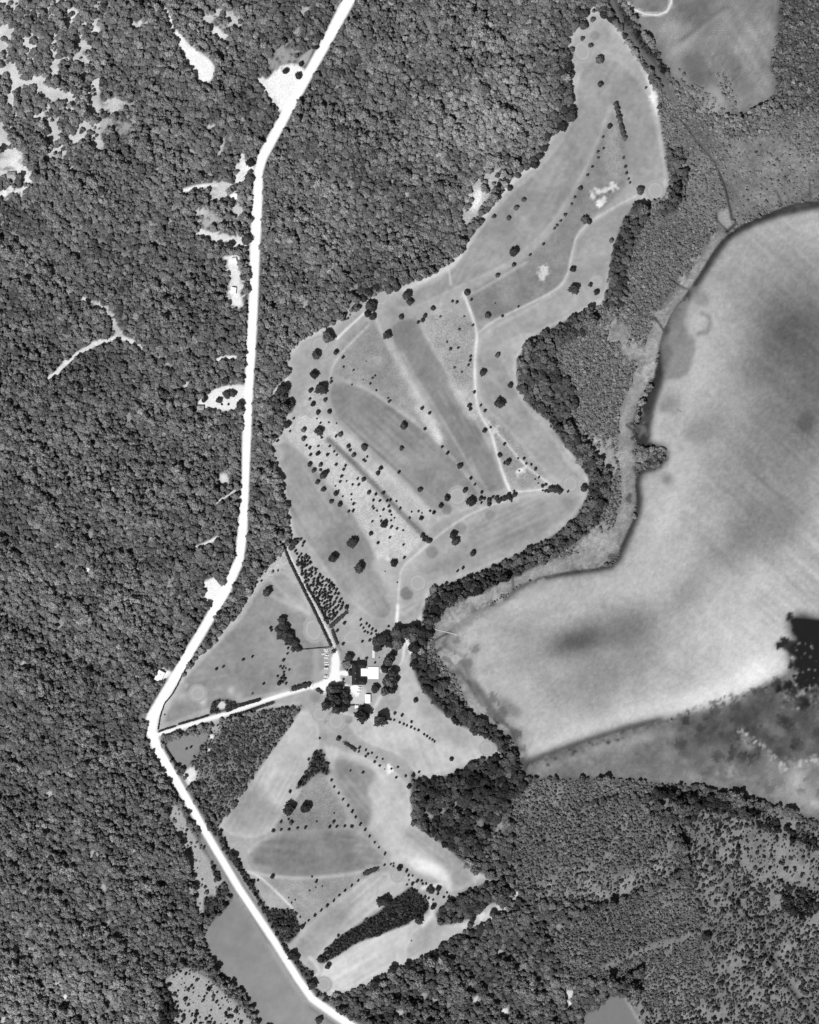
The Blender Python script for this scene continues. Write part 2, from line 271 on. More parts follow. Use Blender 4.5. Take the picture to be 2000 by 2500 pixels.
marsh_band = P('V', [(1515,505),(1490,545),(1455,600),(1420,640),(1390,690),(1370,740),(1350,800),(1320,870),(1318,930),(1322,990),(1325,1050),(1310,1110),(1275,1170),(1190,1190),(1110,1205),(1050,1235),(990,1275),(950,1300),(930,1330),(935,1370),(975,1420),(1000,1480),(1060,1535)])
put(TONE, m_line(marsh_band, 38, 6), .57); put(DENS, m_line(marsh_band, 40, 0), 0)
for x, y, r, t in ((1270,965,34,.62),(1255,1140,30,.6),(1240,1170,30,.6),(1330,740,22,.62),(1395,670,20,.64),(1010,1260,26,.66),(1040,1235,24,.62),(980,1300,26,.62),(1365,780,16,.66),(1480,560,18,.6),(1300,700,24,.56),(1445,600,14,.66)):
    ragged('V', x, y, r*1.25, t, 0.0, k=.9)
b_, gm = m_poly(EAST, 2); TONE[b_[2]:b_[3], b_[0]:b_[1]] += gm*(.20*N_M[b_[2]:b_[3], b_[0]:b_[1]]+.14*N_S[b_[2]:b_[3], b_[0]:b_[1]]+.08*N_X[b_[2]:b_[3], b_[0]:b_[1]])
# tall wood fringe against the links
for pts, wd in (([(1345,450),(1325,485),(1310,520),(1303,560),(1300,610),(1290,640)], 42), ([(1235,675),(1180,705),(1130,730),(1110,765),(1110,800),(1130,840),(1170,870),(1200,920),(1235,960),(1260,1000),(1262,1040),(1245,1085),(1210,1120),(1160,1155),(1100,1185),(1010,1228),(930,1255),(910,1290)], 46),
                ([(1140,735),(1150,790),(1190,840)], 60), ([(1420,330),(1430,380),(1425,420),(1400,440)], 34)):
    q = P('V', pts); put(DENS, m_line(q, wd, 0), 1); put(RAD, m_line(q, wd, 0), 6.2); put(LEAF, m_line(q, wd, 0), .33); put(TONE, m_line(q, wd, 3), .3)
q = P('V', [(884,1390),(903,1430),(935,1475),(975,1510),(1020,1533),(1052,1556),(1072,1590)]); q = [(a[0], a[1], c) for a, c in zip(q, (44,52,48,40,34,30,26))]
put(DENS, m_line(q, 0, 0), 1); put(RAD, m_line(q, 0, 0), 7.4); put(LEAF, m_line(q, 0, 0), .27); put(TONE, m_line(q, 0, 3), .26)
put(LEAF, m_line(P('V', [(1110,1200),(1000,1240),(910,1290)]), 50, 0), .28)
# fields and belt in the north-east corner
FIELD = ground('V', [(1300,-160),(1645,-160),(1642,0),(1638,80),(1622,120),(1622,155),(1640,190),(1605,225),(1545,248),(1490,238),(1440,190),(1405,150),(1385,105),(1345,55),(1320,15)], .53, 9, 0, .2)
for x, y, rx, ry, a, t in ((1470,30,60,45,30,.42),(1420,60,30,50,-30,.60),(1440,100,40,14,-30,.62),(1560,50,60,60,0,.58),(1580,120,25,80,-25,.62),(1510,200,30,25,0,.60),(1470,165,26,22,0,.45),(1545,150,20,60,-25,.50),(1375,15,30,18,0,.48),(1600,170,30,50,0,.56)):
    put(TONE, m_blob(x*1.159, y*1.159, rx*1.159, ry*1.159, None, a), t, k=.9)
streak(FIELD, 58, .11, 7, 3); b_, gm = m_poly(FIELD, 2); TONE[b_[2]:b_[3], b_[0]:b_[1]] += gm*(.16*N_M[b_[2]:b_[3], b_[0]:b_[1]]+.10*N_S[b_[2]:b_[3], b_[0]:b_[1]]+.1*N_L[b_[2]:b_[3], b_[0]:b_[1]])
put(TONE, m_poly(chaikin(P('D', [(570,460),(700,450),(760,560),(800,700),(680,740),(590,650)])), 8), .38, k=.7); put(TONE, m_poly(chaikin(P('D', [(690,960),(760,860),(850,850),(920,940),(860,980)])), 5), .62)
put(TONE, m_line(P('D', [(520,430),(700,270),(900,100)]), 7, 4), .64); put(TONE, m_line(P('D', [(560,340),(740,200),(930,60)]), 9, 4), .42)
put(DENS, m_poly(P('D', [(700,700),(860,830),(960,980),(700,960),(560,860),(530,560),(570,520),(600,700)]), 0), .45); put(RAD, m_poly(P('D', [(700,700),(860,830),(960,980),(700,960),(560,860),(530,560)]), 0), 2.8)
put(DENS, m_poly(P('D', [(850,580),(930,600),(1060,900),(1000,960),(880,760)]), 0), .5); put(RAD, m_poly(P('D', [(850,580),(930,600),(1060,900),(1000,960),(880,760)]), 0), 2.4)
NE = P('V', [(1645,-160),(1900,-160),(1900,235),(1700,240),(1640,225),(1642,180),(1624,140),(1640,80)])
put(DENS, m_poly(NE, 0), 1); put(RAD, m_poly(NE, 0), 4.2); put(LEAF, m_poly(NE, 0), .37); put(TONE, m_poly(NE, 3), .34)
belt = P('V', [(1262,-60),(1290,5),(1325,55),(1360,105),(1395,150)]); put(DENS, m_line(belt, 26, 0), 1); put(RAD, m_line(belt, 26, 0), 4.5); put(LEAF, m_line(belt, 26, 0), .24); put(TONE, m_line(belt, 26, 3), .3)
spot('G', 1065, 385, 50, .62, 6, 0, ry=70)
# south shore marsh
SOUTH = ground('V', [(1085,1625),(1108,1612),(1200,1572),(1300,1542),(1460,1507),(1530,1490),(1630,1437),(1674,1400),(1655,1370),(1680,1352),(1660,1300),(1725,1306),(1900,1310),(1900,1780),(1740,1735),(1650,1700),(1560,1672),(1480,1655),(1400,1648),(1250,1635),(1140,1640)], .48, 3, 0, .10)
for x, y, rx, ry, a, t, k in ((1340,1560,120,16,-12,.60,.9),(1200,1600,80,12,-20,.60,.9),(1500,1535,70,26,-20,.30,.9),(1560,1500,60,14,-28,.26,.8),(1440,1560,60,30,0,.38,.7),(1590,1570,60,40,20,.42,.7),(1690,1540,60,40,0,.27,.8),(1640,1500,30,30,0,.50,.8),(1700,1470,40,40,0,.34,.8),(1680,1650,50,50,40,.66,.9),(1715,1690,40,20,40,.68,.9),(1690,1610,40,16,0,.48,.6),(1710,1340,30,26,0,.10,1),(1690,1380,26,30,0,.12,1),(1720,1390,40,40,0,.16,1),(1640,1460,20,40,-30,.24,.8),(1600,1530,20,40,-20,.28,.6),(1555,1610,50,24,10,.52,.8),(1480,1600,60,20,0,.46,.7)):
    put(TONE, m_blob(x*1.159, y*1.159, rx*1.159, ry*1.159, None, a), t, k=k)
put(TONE, m_poly(P('V', [(1400,1525),(1530,1494),(1640,1442),(1725,1400),(1900,1400),(1900,1620),(1725,1592),(1650,1612),(1600,1560),(1500,1570),(1440,1560)]), 9), .33, k=.8)
i0, i1, j0, j1 = box_of(SOUTH, 0); sm = inside(gx[None, i0:i1], gy[j0:j1, None], SOUTH); TONE[j0:j1, i0:i1] += sm*(.22*N_M[j0:j1, i0:i1]+.10*N_S[j0:j1, i0:i1])
for z, pts, wd, t in (('N', [(1530,590),(1590,620),(1570,720),(1620,820),(1560,880)], 9, .62), ('N', [(1650,1360),(1650,1480)], 6, .64), ('N', [(1180,1140),(1240,1220)], 14, .56)):
    put(TONE, m_line(P(z, pts), wd, 2.5), t, k=.85)
put(TONE, m_poly(P('V', [(1655,1296),(1725,1305),(1900,1305),(1900,1425),(1725,1450),(1690,1425),(1672,1405),(1680,1382),(1650,1368),(1628,1352),(1660,1345),(1682,1352),(1672,1325)]), 4), .09)
for q in ((1640,1440,10),(1665,1450,14),(1690,1480,20),(1655,1480,10),(1715,1460,14)): ragged('V', *q, .14)
r = np.random.default_rng(4)
for _ in range(150):
    x, y = r.uniform(1645, 1900), r.uniform(1345, 1510); put(TONE, m_blob(x*1.159, y*1.159, r.uniform(2, 6)), r.uniform(.5, .85), k=.8)
# the south-east wood fading into scrub and plantation
SE = P('V', [(866,1620),(880,1650),(950,1630),(1010,1602),(1050,1592),(1080,1602),(1085,1625),(1140,1642),(1250,1637),(1400,1650),(1480,1657),(1560,1675),(1650,1703),(1740,1738),(1900,1790),(1900,2400),(600,2400),(690,2112),(740,2100),(800,2060),(900,2015),(960,1975),(1040,1940),(1100,1888),(1078,1850),(1040,1850),(990,1828),(940,1783),(870,1735),(866,1690)])
put(DENS, m_poly(SE, 0), 1); put(RAD, m_poly(SE, 0), 6.2); put(LEAF, m_poly(SE, 0), .38); put(TONE, m_poly(SE, 3), .36)
put(LEAF, m_poly(P('V', [(866,1620),(1090,1590),(1110,1650),(1000,1800),(900,1770)]), 0), .27)
def scrub(pts, dens, rad, tone, leaf, spk=.2):
    q = P('V', pts); put(DENS, m_poly(q, 0), dens); put(RAD, m_poly(q, 0), rad); put(TONE, m_poly(q, 10), tone); put(LEAF, m_poly(q, 0), leaf); put(SPK, m_poly(q, 5), spk)
scrub([(1140,1642),(1400,1650),(1480,1660),(1420,1680),(1300,1672),(1200,1690),(1090,1720),(1060,1690)], .9, 2.6, .47, .43)
scrub([(1080,1700),(1200,1690),(1330,1690),(1430,1760),(1400,1860),(1250,1900),(1110,1900),(1080,1850)], .92, 3.5, .46, .40)
scrub([(1430,1730),(1500,1690),(1600,1700),(1740,1740),(1900,1800),(1900,2400),(1400,2400),(1330,2110),(1400,2060),(1480,2000),(1470,1900)], .58, 3.1, .49, .30)
scrub([(1560,1740),(1700,1770),(1900,1820),(1900,1980),(1640,1900),(1560,1820)], .32, 2.8, .51, .30)
scrub([(1150,1960),(1300,1900),(1460,1850),(1480,1990),(1300,2060),(1180,2060)], .95, 2.9, .46, .40)
scrub([(1350,2030),(1480,1990),(1500,2080),(1420,2156),(1340,2100)], .95, 2.5, .47, .41)
scrub([(1200,1850),(1330,1830),(1400,1790),(1440,1830),(1280,1900),(1180,1900)], .5, 3.0, .53, .36)
scrub([(1130,2010),(1200,2040),(1240,2100),(1100,2156),(1000,2156),(1020,2080)], .85, 5.4, .50, .42)
scrub([(1540,1700),(1640,1730),(1720,1770),(1720,1790),(1600,1740)], .95, 4.6, .4, .2)
scrub([(1370,1660),(1480,1672),(1600,1710),(1600,1728),(1470,1700),(1380,1680)], .9, 5.2, .4, .2)
scrub([(1640,1860),(1725,1880),(1725,1930),(1660,1930)], .9, 4.6, .45, .2)
b_, gm = m_poly(SE, 4); TONE[b_[2]:b_[3], b_[0]:b_[1]] += gm*(.22*N_M[b_[2]:b_[3], b_[0]:b_[1]]+.12*N_S[b_[2]:b_[3], b_[0]:b_[1]]); DENS[b_[2]:b_[3], b_[0]:b_[1]] *= 1-gm*np.clip(N_M[b_[2]:b_[3], b_[0]:b_[1]]*2.6, 0, .6)*(RAD[b_[2]:b_[3], b_[0]:b_[1]] < 5)
track('V', [(1270,2040),(1330,2010),(1400,1985),(1450,1975)], 12, .53, 5, .3)
ground('V', [(1205,2200),(1222,2150),(1255,2115),(1300,2094),(1315,2100),(1345,2156),(1370,2200)], .50, 2, 0, .05)
track('V', [(1315,2098),(1345,2150),(1375,2200)], 6, .66, 2, 0)
smear_strip_se = track('V', [(1468,1735),(1490,1780),(1520,1840),(1560,1910),(1610,1990),(1650,2060),(1690,2115),(1740,2190)], 15, .45, 4, 0)  # strip stands in for a blurred smear, no real track
put(DENS, m_line(smear_strip_se, 13, 0), .35); put(LEAF, m_line(smear_strip_se, 13, 0), .2)
put(TONE, m_line(P('V', [(1590,1965),(1640,2050),(1690,2120),(1740,2190)]), 8, 2.5), .26)
for x, y in ((1487,1790),(1497,1815),(1507,1832),(1530,1870),(1545,1895),(1553,1905),(1570,1935),(1480,1975),(1490,1990)): ragged('V', x, y, 9, .28)
track('V', [(1480,1950),(1490,1990),(1488,2040)], 16, .47, 6, .35)
belt_track = track('V', [(1272,-40),(1305,45),(1345,105),(1385,150),(1420,215)], 13, .42, 3, 0)  # stand-in for the blurred smear beside the belt, not a real track
# ---- woods inside the links
def wood(z, pts, dens, rad, leaf, tone=.3, sm=0):
    q = P(z, pts); q = chaikin(q, sm) if sm else q
    put(DENS, m_poly(q, 0), dens); put(RAD, m_poly(q, 0), rad); put(LEAF, m_poly(q, 0), leaf); put(TONE, m_poly(q, 2), tone)
wood('V', [(925,1948),(918,1925),(938,1903),(975,1880),(1025,1858),(1060,1850),(1082,1885),(1070,1903),(1030,1900),(1005,1925),(955,1945)], 1, 6.6, .32)
wood('V', [(440,1532),(560,1492),(640,1484),(600,1545),(520,1655),(460,1736),(440,1700),(405,1640),(398,1600),(425,1560)], .80, 3.1, .33, .50)
wood('L', [(975,0),(1005,-60),(1055,-60),(1072,0),(1120,112),(1090,135),(1040,108),(980,145),(920,215),(855,240),(875,185),(945,90)], 1, 3.1, .22)
wood('L', [(640,1160),(840,1165),(890,1285),(870,1350),(800,1425),(720,1335)], 1, 3.6, .24)
wood('L', [(865,1560),(990,1640),(960,1700),(900,1630)], 1, 3.4, .24)
wood('L', [(1725,1000),(1600,1080),(1480,1190),(1350,1270),(1200,1360),(1100,1450),(1035,1545),(1060,1575),(1130,1540),(1200,1500),(1300,1430),(1400,1385),(1500,1350),(1600,1310),(1725,1270)], 1, 2.7, .20, .26)
wood('M', [(0,1010),(110,945),(195,900),(345,745),(400,775),(500,860),(512,915),(470,975),(380,1010),(270,1065),(130,1130),(0,1180)], 1, 2.7, .20, .26)
wood('J', [(560,1535),(580,1450),(620,1410),(720,1405),(790,1435),(840,1460),(720,1500),(640,1520)], 1, 3.4, .26)
wood('F', [(200,1110),(260,1060),(330,990),(375,1050),(350,1110),(420,1160),(390,1230),(330,1250),(250,1250)], 1, 6, .33)
spot('J', 660, 1455, 36, .85, 4, 0); spot('J', 575, 1720, 20, .95, 2, 0); spot('J', 610, 1640, 45, .66, 4, .3); spot('J', 555, 1835, 14, .9, 2, 0)
ground('J', [(340,2010),(400,1960),(460,2010),(440,2100),(380,2156),(330,2100)], .92, 4, .05)
ground('V', [(335,1562),(430,1540),(440,1550),(420,1575),(405,1595),(392,1625),(372,1612)], .55, 2, 0, .1)
# ---- clearings of the west and north woods
WHITE = .97
def ragtrack(z, pts, wid, tone, dens=0.0, seed=1):
    q = P(z, pts); r_ = random.Random(seed)
    for a, b in zip(q[:-1], q[1:]):
        n = max(2, int(math.hypot(b[0]-a[0], b[1]-a[1])/(wid*.45)))
        for i in range(n): t = i/n; ragged('P', a[0]+(b[0]-a[0])*t+r_.uniform(-.3, .3)*wid, a[1]+(b[1]-a[1])*t+r_.uniform(-.3, .3)*wid, wid*r_.uniform(.45, .95), tone*r_.uniform(.92, 1.0), dens)
ground('A', [(1120,30),(1150,45),(1185,70),(1215,130),(1225,190),(1275,240),(1330,310),(1400,360),(1470,410),(1515,470),(1500,545),(1460,590),(1400,575),(1355,515),(1310,430),(1265,340),(1215,240),(1190,170),(1160,80)], WHITE, 2)
track('A', [(1430,130),(1500,200),(1580,290)], 14, .8, 3, .1); track('A', [(1640,90),(1630,180)], 14, .76, 4, .1); track('A', [(1440,380),(1580,360)], 5, .7, 2, 0)
ground('B', [(400,570),(460,540),(500,470),(560,450),(640,440),(690,470),(720,520),(600,720),(530,800),(500,740),(430,620)], WHITE, 2)
ground('B', [(640,420),(740,340),(770,330),(720,450),(690,470)], .66, 2)
ground('B', [(200,1180),(270,1120),(340,1130),(355,1220),(250,1290),(225,1310),(240,1230)], WHITE, 2, .05)
track('B', [(-150,1340),(-30,1305),(90,1300),(180,1300)], 12, WHITE, 2, 0); track('B', [(60,1350),(200,1380)], 14, .75, 3, .1)
track('B', [(-30,1620),(100,1670),(250,1690),(300,1740)], 12, .93, 2, .03); ragtrack('B', [(-30,1620),(100,1670),(250,1690),(290,1745)], 18, .93, 0, 6); ragtrack('B', [(270,1120),(250,1200),(235,1300)], 18, .97, 0, 7); ragtrack('B', [(40,1370),(120,1390),(210,1380)], 16, .8, .1, 8); ragtrack('B', [(30,1480),(60,1540),(180,1560),(250,1600)], 12, .7, .2, 9); ragtrack('B', [(400,570),(440,630),(480,720)], 16, .97, 0, 10); ragtrack('B', [(-20,90),(60,200),(150,290)], 13, .82, .1, 11); ragtrack('B', [(150,110),(200,180),(240,110)], 12, .72, .2, 12); track('B', [(140,1810),(240,1805)], 9, .95, 2, 0)
track('B', [(200,1850),(220,1950),(210,2040),(240,2130)], 22, .93, 3, .06)
ragtrack('A', [(-60,850),(0,950),(50,1060),(150,1200),(205,1275)], 20, WHITE, 0, 2); track('A', [(-60,850),(50,1060),(150,1200),(200,1270)], 13, WHITE, 2, 0); ragtrack('A', [(-60,1170),(120,1125)], 15, WHITE, 0, 3); ragtrack('A', [(-60,1390),(60,1340),(150,1340),(215,1325)], 15, WHITE, 0, 4); ragtrack('A', [(20,1210),(100,1230)], 16, .85, 0, 5)
track('A', [(350,1390),(460,1550),(600,1640),(700,1690),(780,1740),(860,1790),(1000,1840),(1150,1900)], 10, .62, 4, .35)
track('A', [(700,750),(800,740),(930,730)], 12, .75, 4, .2); track('A', [(650,1000),(720,1040)], 9, .7, 3, .2); track('A', [(1330,1040),(1370,1080)], 8, .8, 3, 0); track('A', [(1570,980),(1540,1090)], 9, .85, 3, 0)
track('T', [(350,640),(410,590),(480,520),(560,460),(650,410),(740,380),(830,350)], 10, WHITE, 2, 0); track('T', [(830,350),(935,390)], 12, .95, 2, 0)
ragtrack('T', [(350,640),(480,520),(650,410),(830,350),(930,390),(1010,450)], 8, .92, 0, 13); ragtrack('T', [(1010,450),(1150,490),(1210,590)], 9, .68, .2, 14); ragtrack('T', [(830,350),(780,200),(730,150),(640,110),(580,85)], 12, .8, 0, 15); ragtrack('T', [(590,90),(590,170)], 6, .6, .2, 16)
for x, y, r, t in ((590,85,18,.85),(1090,100,17,.9),(1310,690,26,.8),(1530,380,18,.9),(920,120,8,.8),(905,920,40,.6),(20,350,12,.7),(115,540,8,.7),(120,1300,18,.65),(285,60,18,.62)): spot('T', x, y, r, t, 4, .05)
ground('T', [(1385,790),(1440,770),(1520,700),(1680,680),(1740,700),(1740,870),(1395,880)], .93, 2, .0)
track('T', [(1525,515),(1560,500),(1650,495)], 11, WHITE, 2, 0)
ground('T', [(1530,1310),(1600,1300),(1615,1370),(1580,1425),(1545,1390)], .86, 3, .0); track('T', [(1490,1535),(1660,1425)], 5, .95, 1, 0)
track('J', [(440,130),(540,90),(630,40)], 9, WHITE, 2, 0)
ground('J', [(490,420),(560,390),(620,365),(645,420),(680,460),(640,560),(550,625),(490,580),(530,500)], WHITE, 2)
ground('J', [(60,1220),(130,1180),(160,1115),(180,1155),(250,1165),(210,1230),(120,1262)], WHITE, 2)
spot('Q', 720, 640, 34, .97, 3, 0); ragged('Q', 490, 1080, 60, .62, .1); ragged('Q', 430, 1110, 40, .6, .1); ragged('R', 1230, 730, 50, .58, .2)
ground('V', [(965,460),(985,395),(1010,365),(1060,345),(1078,368),(1040,405),(1000,465),(972,485)], .72, 6, .1, .3)
ground('V', [(990,450),(1000,400),(1020,392),(1010,440)], .95, 5, .0)
ground('V', [(715,690),(735,640),(755,615),(770,640),(758,655)], .66, 6, .25, .3)
ground('V', [(540,1225),(600,1165),(595,1200),(560,1215),(545,1240)], .76, 4, .1, .3)
r = np.random.default_rng(21)
for _ in range(230):
    x, y = r.uniform(-60, 1000), r.uniform(-60, 2500)
    ragged('P', x, y, r.uniform(4, 10), r.uniform(.5, .75), .0, only=True)
for _ in range(110):
    x, y = r.uniform(900, 1950), r.uniform(1950, 2500)
    if inside(np.array([x]), np.array([y]), SE)[0]: ragged('P', x, y, r.uniform(5, 12), r.uniform(.5, .68), .0, only=True)
for _ in range(60): ragged('P', r.uniform(700, 1350), r.uniform(0, 600), r.uniform(5, 10), r.uniform(.5, .65), .1, only=True)
for z, x, y, q, t in (('A',980,170,22,.85),('A',1030,160,16,.75),('A',800,740,50,.8),('A',730,880,45,.7),('A',880,900,40,.62),('A',700,1010,40,.78),('A',1480,890,22,.8),('A',1470,130,40,.8),('A',1640,150,45,.8),('A',1540,240,40,.9),('B',560,380,60,.62),('B',480,450,40,.6),('B',100,90,30,.8),('B',180,120,30,.8),('A',1560,1340,60,.82),('A',1640,1380,30,.97),('A',1420,1490,30,.8),('A',1660,1480,40,.8),('A',1450,1560,40,.7),('A',1640,1830,34,.97),('A',1640,1900,40,.92),('A',1660,2000,50,.9),('A',1640,2110,45,.95),('A',1200,470,25,.66),('A',940,170,22,.8),('B',650,220,26,.66),('B',690,70,30,.7),('R',130,1630,20,.85),('R',180,1610,20,.7),('R',460,1830,18,.8),('R',530,1930,16,.95),('R',1250,2030,10,.97),('R',900,1980,26,.58),('R',870,2060,22,.6),('R',940,2040,16,.58),('R',790,2110,16,.62),('R',40,2120,22,.8),('R',680,1730,20,.6),('M',1690,1650,30,.85),('M',1680,1730,24,.95),('M',1150,1800,26,.9),('M',900,1690,26,.8),('M',560,1680,20,.75),('M',270,1810,18,.7),('M',1100,1290,20,.66),('M',1600,1080,20,.6),('M',850,1580,26,.58)):
    ragged(z, x, y, q*1.5, t, .0)
# thin woodland with bare sand in the north-west
i0, i1, j0, j1 = box_of([(-240,-240),(245,470)], 0)
m = np.clip((250-gx[None, i0:i1])/8, 0, 1)*np.clip((470-gy[j0:j1, None])/120, 0, 1)
N_G = vnoise(34, 77, 2); TONE[j0:j1, i0:i1] = TONE[j0:j1, i0:i1]*(1-m)+(.82+.3*N_M[j0:j1, i0:i1])*m
DENS[j0:j1, i0:i1] *= np.clip(1-m*np.clip((N_G[j0:j1, i0:i1]+.5*N_L[j0:j1, i0:i1]+.02)*9, 0, .96), 0, 1); RAD[j0:j1, i0:i1] = np.where(m > .3, 5.2, RAD[j0:j1, i0:i1])
LEAF[j0:j1, i0:i1] = LEAF[j0:j1, i0:i1]*(1-m)+.47*m
# open land west of the southern road
ground('V', [(348,1700),(375,1690),(400,1740),(430,1795),(465,1840),(485,1872),(440,1930),(412,1925),(415,1860),(390,1800),(365,1740)], .67, 3, .12, .2)
put(RAD, m_poly(P('V', [(348,1700),(375,1690),(400,1740),(430,1795),(465,1840),(485,1872),(440,1930),(412,1925),(415,1860),(390,1800),(365,1740)]), 0), 3.4); 
wood('L', [(205,770),(240,770),(300,860),(290,930),(250,940),(210,850)], 1, 4.6, .27); wood('L', [(250,1000),(330,920),(380,985),(300,1100),(250,1060)], 1, 4.6, .3); wood('L', [(150,1080),(210,1050),(280,1100),(270,1170),(150,1220)], 1, 4.8, .3)
WFIELD = ground('L', [(400,1030),(450,1100),(560,1270),(700,1520),(850,1750),(900,1850),(1000,1940),(1250,2110),(600,2120),(520,1900),(470,1800),(340,1700),(240,1600),(185,1480),(130,1330),(260,1210),(340,1120)], .56, 2, 0, .05)
ground('V', [(345,2055),(400,2030),(455,2070),(530,2140),(580,2240),(320,2240),(375,2130),(350,2090)], .66, 6, .15, .25); put(RAD, m_poly(P('V', [(345,2055),(400,2030),(455,2070),(530,2140),(580,2240),(320,2240),(375,2130),(350,2090)]), 0), 3.2); put(LEAF, m_poly(P('V', [(345,2055),(400,2030),(455,2070),(530,2140),(580,2240),(320,2240)]), 0), .25)
put(LEAF, m_poly(P('V', [(0,2040),(250,2040),(330,2110),(330,2300),(-200,2300),(-200,2040)]), 6), .50)
b_, gm = m_poly(WFIELD, 2); TONE[b_[2]:b_[3], b_[0]:b_[1]] += gm*(.08*N_M[b_[2]:b_[3], b_[0]:b_[1]]+.05*N_S[b_[2]:b_[3], b_[0]:b_[1]]+.06*N_L[b_[2]:b_[3], b_[0]:b_[1]])
# leaf tone patches over the big woods; diagonal bands imitate slope shading
N_H = vnoise(15, 91, 2); DENS[(RAD > 5) & (RAD < 5.9) & (N_H > .2) & (DENS > .9)] = .45
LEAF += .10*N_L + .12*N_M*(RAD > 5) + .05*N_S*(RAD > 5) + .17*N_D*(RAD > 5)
for x, y, rx, ry, t in ((930,290,100,70,.10),(1090,250,120,90,.10),(700,420,90,60,.06),(560,300,60,200,-.03),(250,560,60,300,-.03),(800,170,80,80,-.03),(1180,120,60,60,-.06),(140,800,120,60,-.03),(100,2070,120,60,.07),(660,740,40,40,.06)):
    put(LEAF, m_blob(x*1.159, y*1.159, rx*1.159, ry*1.159), t, 'add')
# ---- roads
ROAD = [(905,-110,28),(852,0,29),(806,86,25),(757,174,23),(698,278,24),(641,383,24),(632,417,21),(627,522,26),(622,626,24),(621,680,22),(618,750,23),(613,853,23),(607,960,21),(602,1085,21),(600,1159,18),(592,1300,23),(584,1370,22),(550,1443,24),(499,1532,22),(464,1590,23),(431,1648,24),(396,1706,24),(372,1752,30),(369,1785,26),(385,1830,24),(432,1909,20),(508,2041,17),(584,2169,17),(671,2299,17),(728,2390,17),(762,2438,18),(850,2500,20),(960,2565,20)]
put(TONE, m_line([(a, b, c+16) for a, b, c in ROAD[24:]], 0, 2.5), .50); put(TONE, m_line(ROAD, 0, 1.2), .99)
put(DENS, m_line([(a, b, c+7) for a, b, c in ROAD], 0, 0), 0); put(DENS, m_line([(a-6, b+3, c+20) for a, b, c in ROAD[26:]], 0, 0), 0); put(TONE, m_line([(a-16, b+9, 8) for a, b, c in ROAD[26:31]], 0, 3), .60); put(TONE, m_line(ROAD, 0, 1.2), .99)
put(TONE, m_line([(p[0]-14, p[1]+8, 7) for p in ROAD[28:32]], 0, 3), .68); 
for q in ([(90,290,10),(140,380,8),(180,450,10),(240,530,13),(290,640,15),(335,720,14),(430,850,13),(490,940,16),(560,1055,10),(600,1130,12),(650,1210,16),(720,1345,12),(790,1480,12),(870,1570,14),(960,1700,16),(1040,1815,12)],):
    q = [p+(c,) for p, c in zip(P('L', [a[:2] for a in q]), [a[2] for a in q])]; put(DENS, m_line(q, 0, 0), .95); put(RAD, m_line(q, 0, 0), 3.7); put(LEAF, m_line(q, 0, 0), .21); put(TONE, m_line(q, 0, 2), .34)
DRIVE = P('J', [(110,1705),(300,1645),(500,1585),(720,1520),(950,1440),(1150,1375),(1350,1315),(1500,1270),(1590,1245)])
put(TONE, m_line(DRIVE, 11, 1.2), .98); put(DENS, m_line(DRIVE, 14, 0), 0)
LOT = chaikin(P('S', [(370,215),(410,330),(435,430),(440,560),(420,640),(430,680),(490,660),(560,660),(610,690),(610,770),(570,785),(430,750),(440,820),(480,900),(600,975),(690,985),(800,960),(870,1040),(850,1150),(800,1240),(700,1150),(620,1060),(560,1000),(430,930),(330,945),(200,960),(140,1000),(130,1160),(60,1170),(40,1060),(-60,1010),(-150,1080),(-190,1040),(-120,960),(60,880),(170,850),(230,760),(255,560),(265,350),(330,270)]), 1)
put(TONE, m_poly(LOT, 1), .98)
LANE = P('I', [(315,600),(370,710),(440,860),(510,1000),(600,1180),(690,1350),(740,1470),(765,1530)]); put(TONE, m_line(LANE, 7, 1.5), .90); put(DENS, m_line(LANE, 16, 0), 0)
ground('S', [(620,1060),(700,985),(985,985),(985,1380),(640,1380),(660,1250)], .80, 2, 0); put(TONE, m_poly(LOT, 1), .98)
put(TONE, m_line(P('S', [(985,990),(1080,990),(1080,1140)]), 6, 2), .68); ground('S', [(1270,620),(1360,680),(1340,720),(1270,690)], .95, 1.5, 0)
put(TONE, m_poly(P('S', [(440,240),(640,240),(680,480),(670,640),(480,640),(450,420)]), 3), .60); put(TONE, m_line(P('S', [(-70,230),(-60,560),(-90,850)]), 14, 4), .66)
RING = P('V', [(1305,-40),(1318,5),(1335,20),(1360,30),(1385,32),(1405,24),(1414,5),(1412,-40)]); put(TONE, m_line(RING, 5.5, 1.2), .93)
# ---- greens: (zone, x, y, rx, ry, angle)
GREENS = [('C',1455,430,52,66,-20),('D',345,1605,52,58,0),('E',1572,645,36,36,0),('H',1352,628,50,50,0),('H',405,730,55,58,0),('H',70,1460,56,56,0),('F',1140,265,46,50,0),('F',625,660,55,50,0),('F',258,1580,42,52,-25),('I',570,1338,56,72,-10),('I',895,1395,62,42,-25),('J',458,1355,50,50,0),('J',1490,1528,48,48,0),('J',1625,1590,50,52,0),('K',1340,1125,44,44,0),('L',432,745,36,40,0),('L',1630,905,34,34,0),('L',1070,1735,42,42,0),('M',1105,610,40,38,0)]
for z, x, y, rx, ry, a in GREENS:
    (px, py), = P(z, [(x, y)]); f = ZO[z][2]
    base = float(TONE[int((py-Y0)/CS), int((px-X0)/CS)])
    put(TONE, m_blob(px, py, rx*f*1.55, ry*f*1.55, 1.5, a), .70); put(TONE, m_blob(px, py, rx*f*1.42, ry*f*1.42, 1.5, a), .645)
    put(TONE, m_blob(px, py, rx*f*1.12, ry*f*1.12, 1.5, a), .75); put(TONE, m_blob(px, py, rx*f*.95, ry*f*.95, 1.5, a), .675)
(px, py), = P('K', [(1365,1128)])
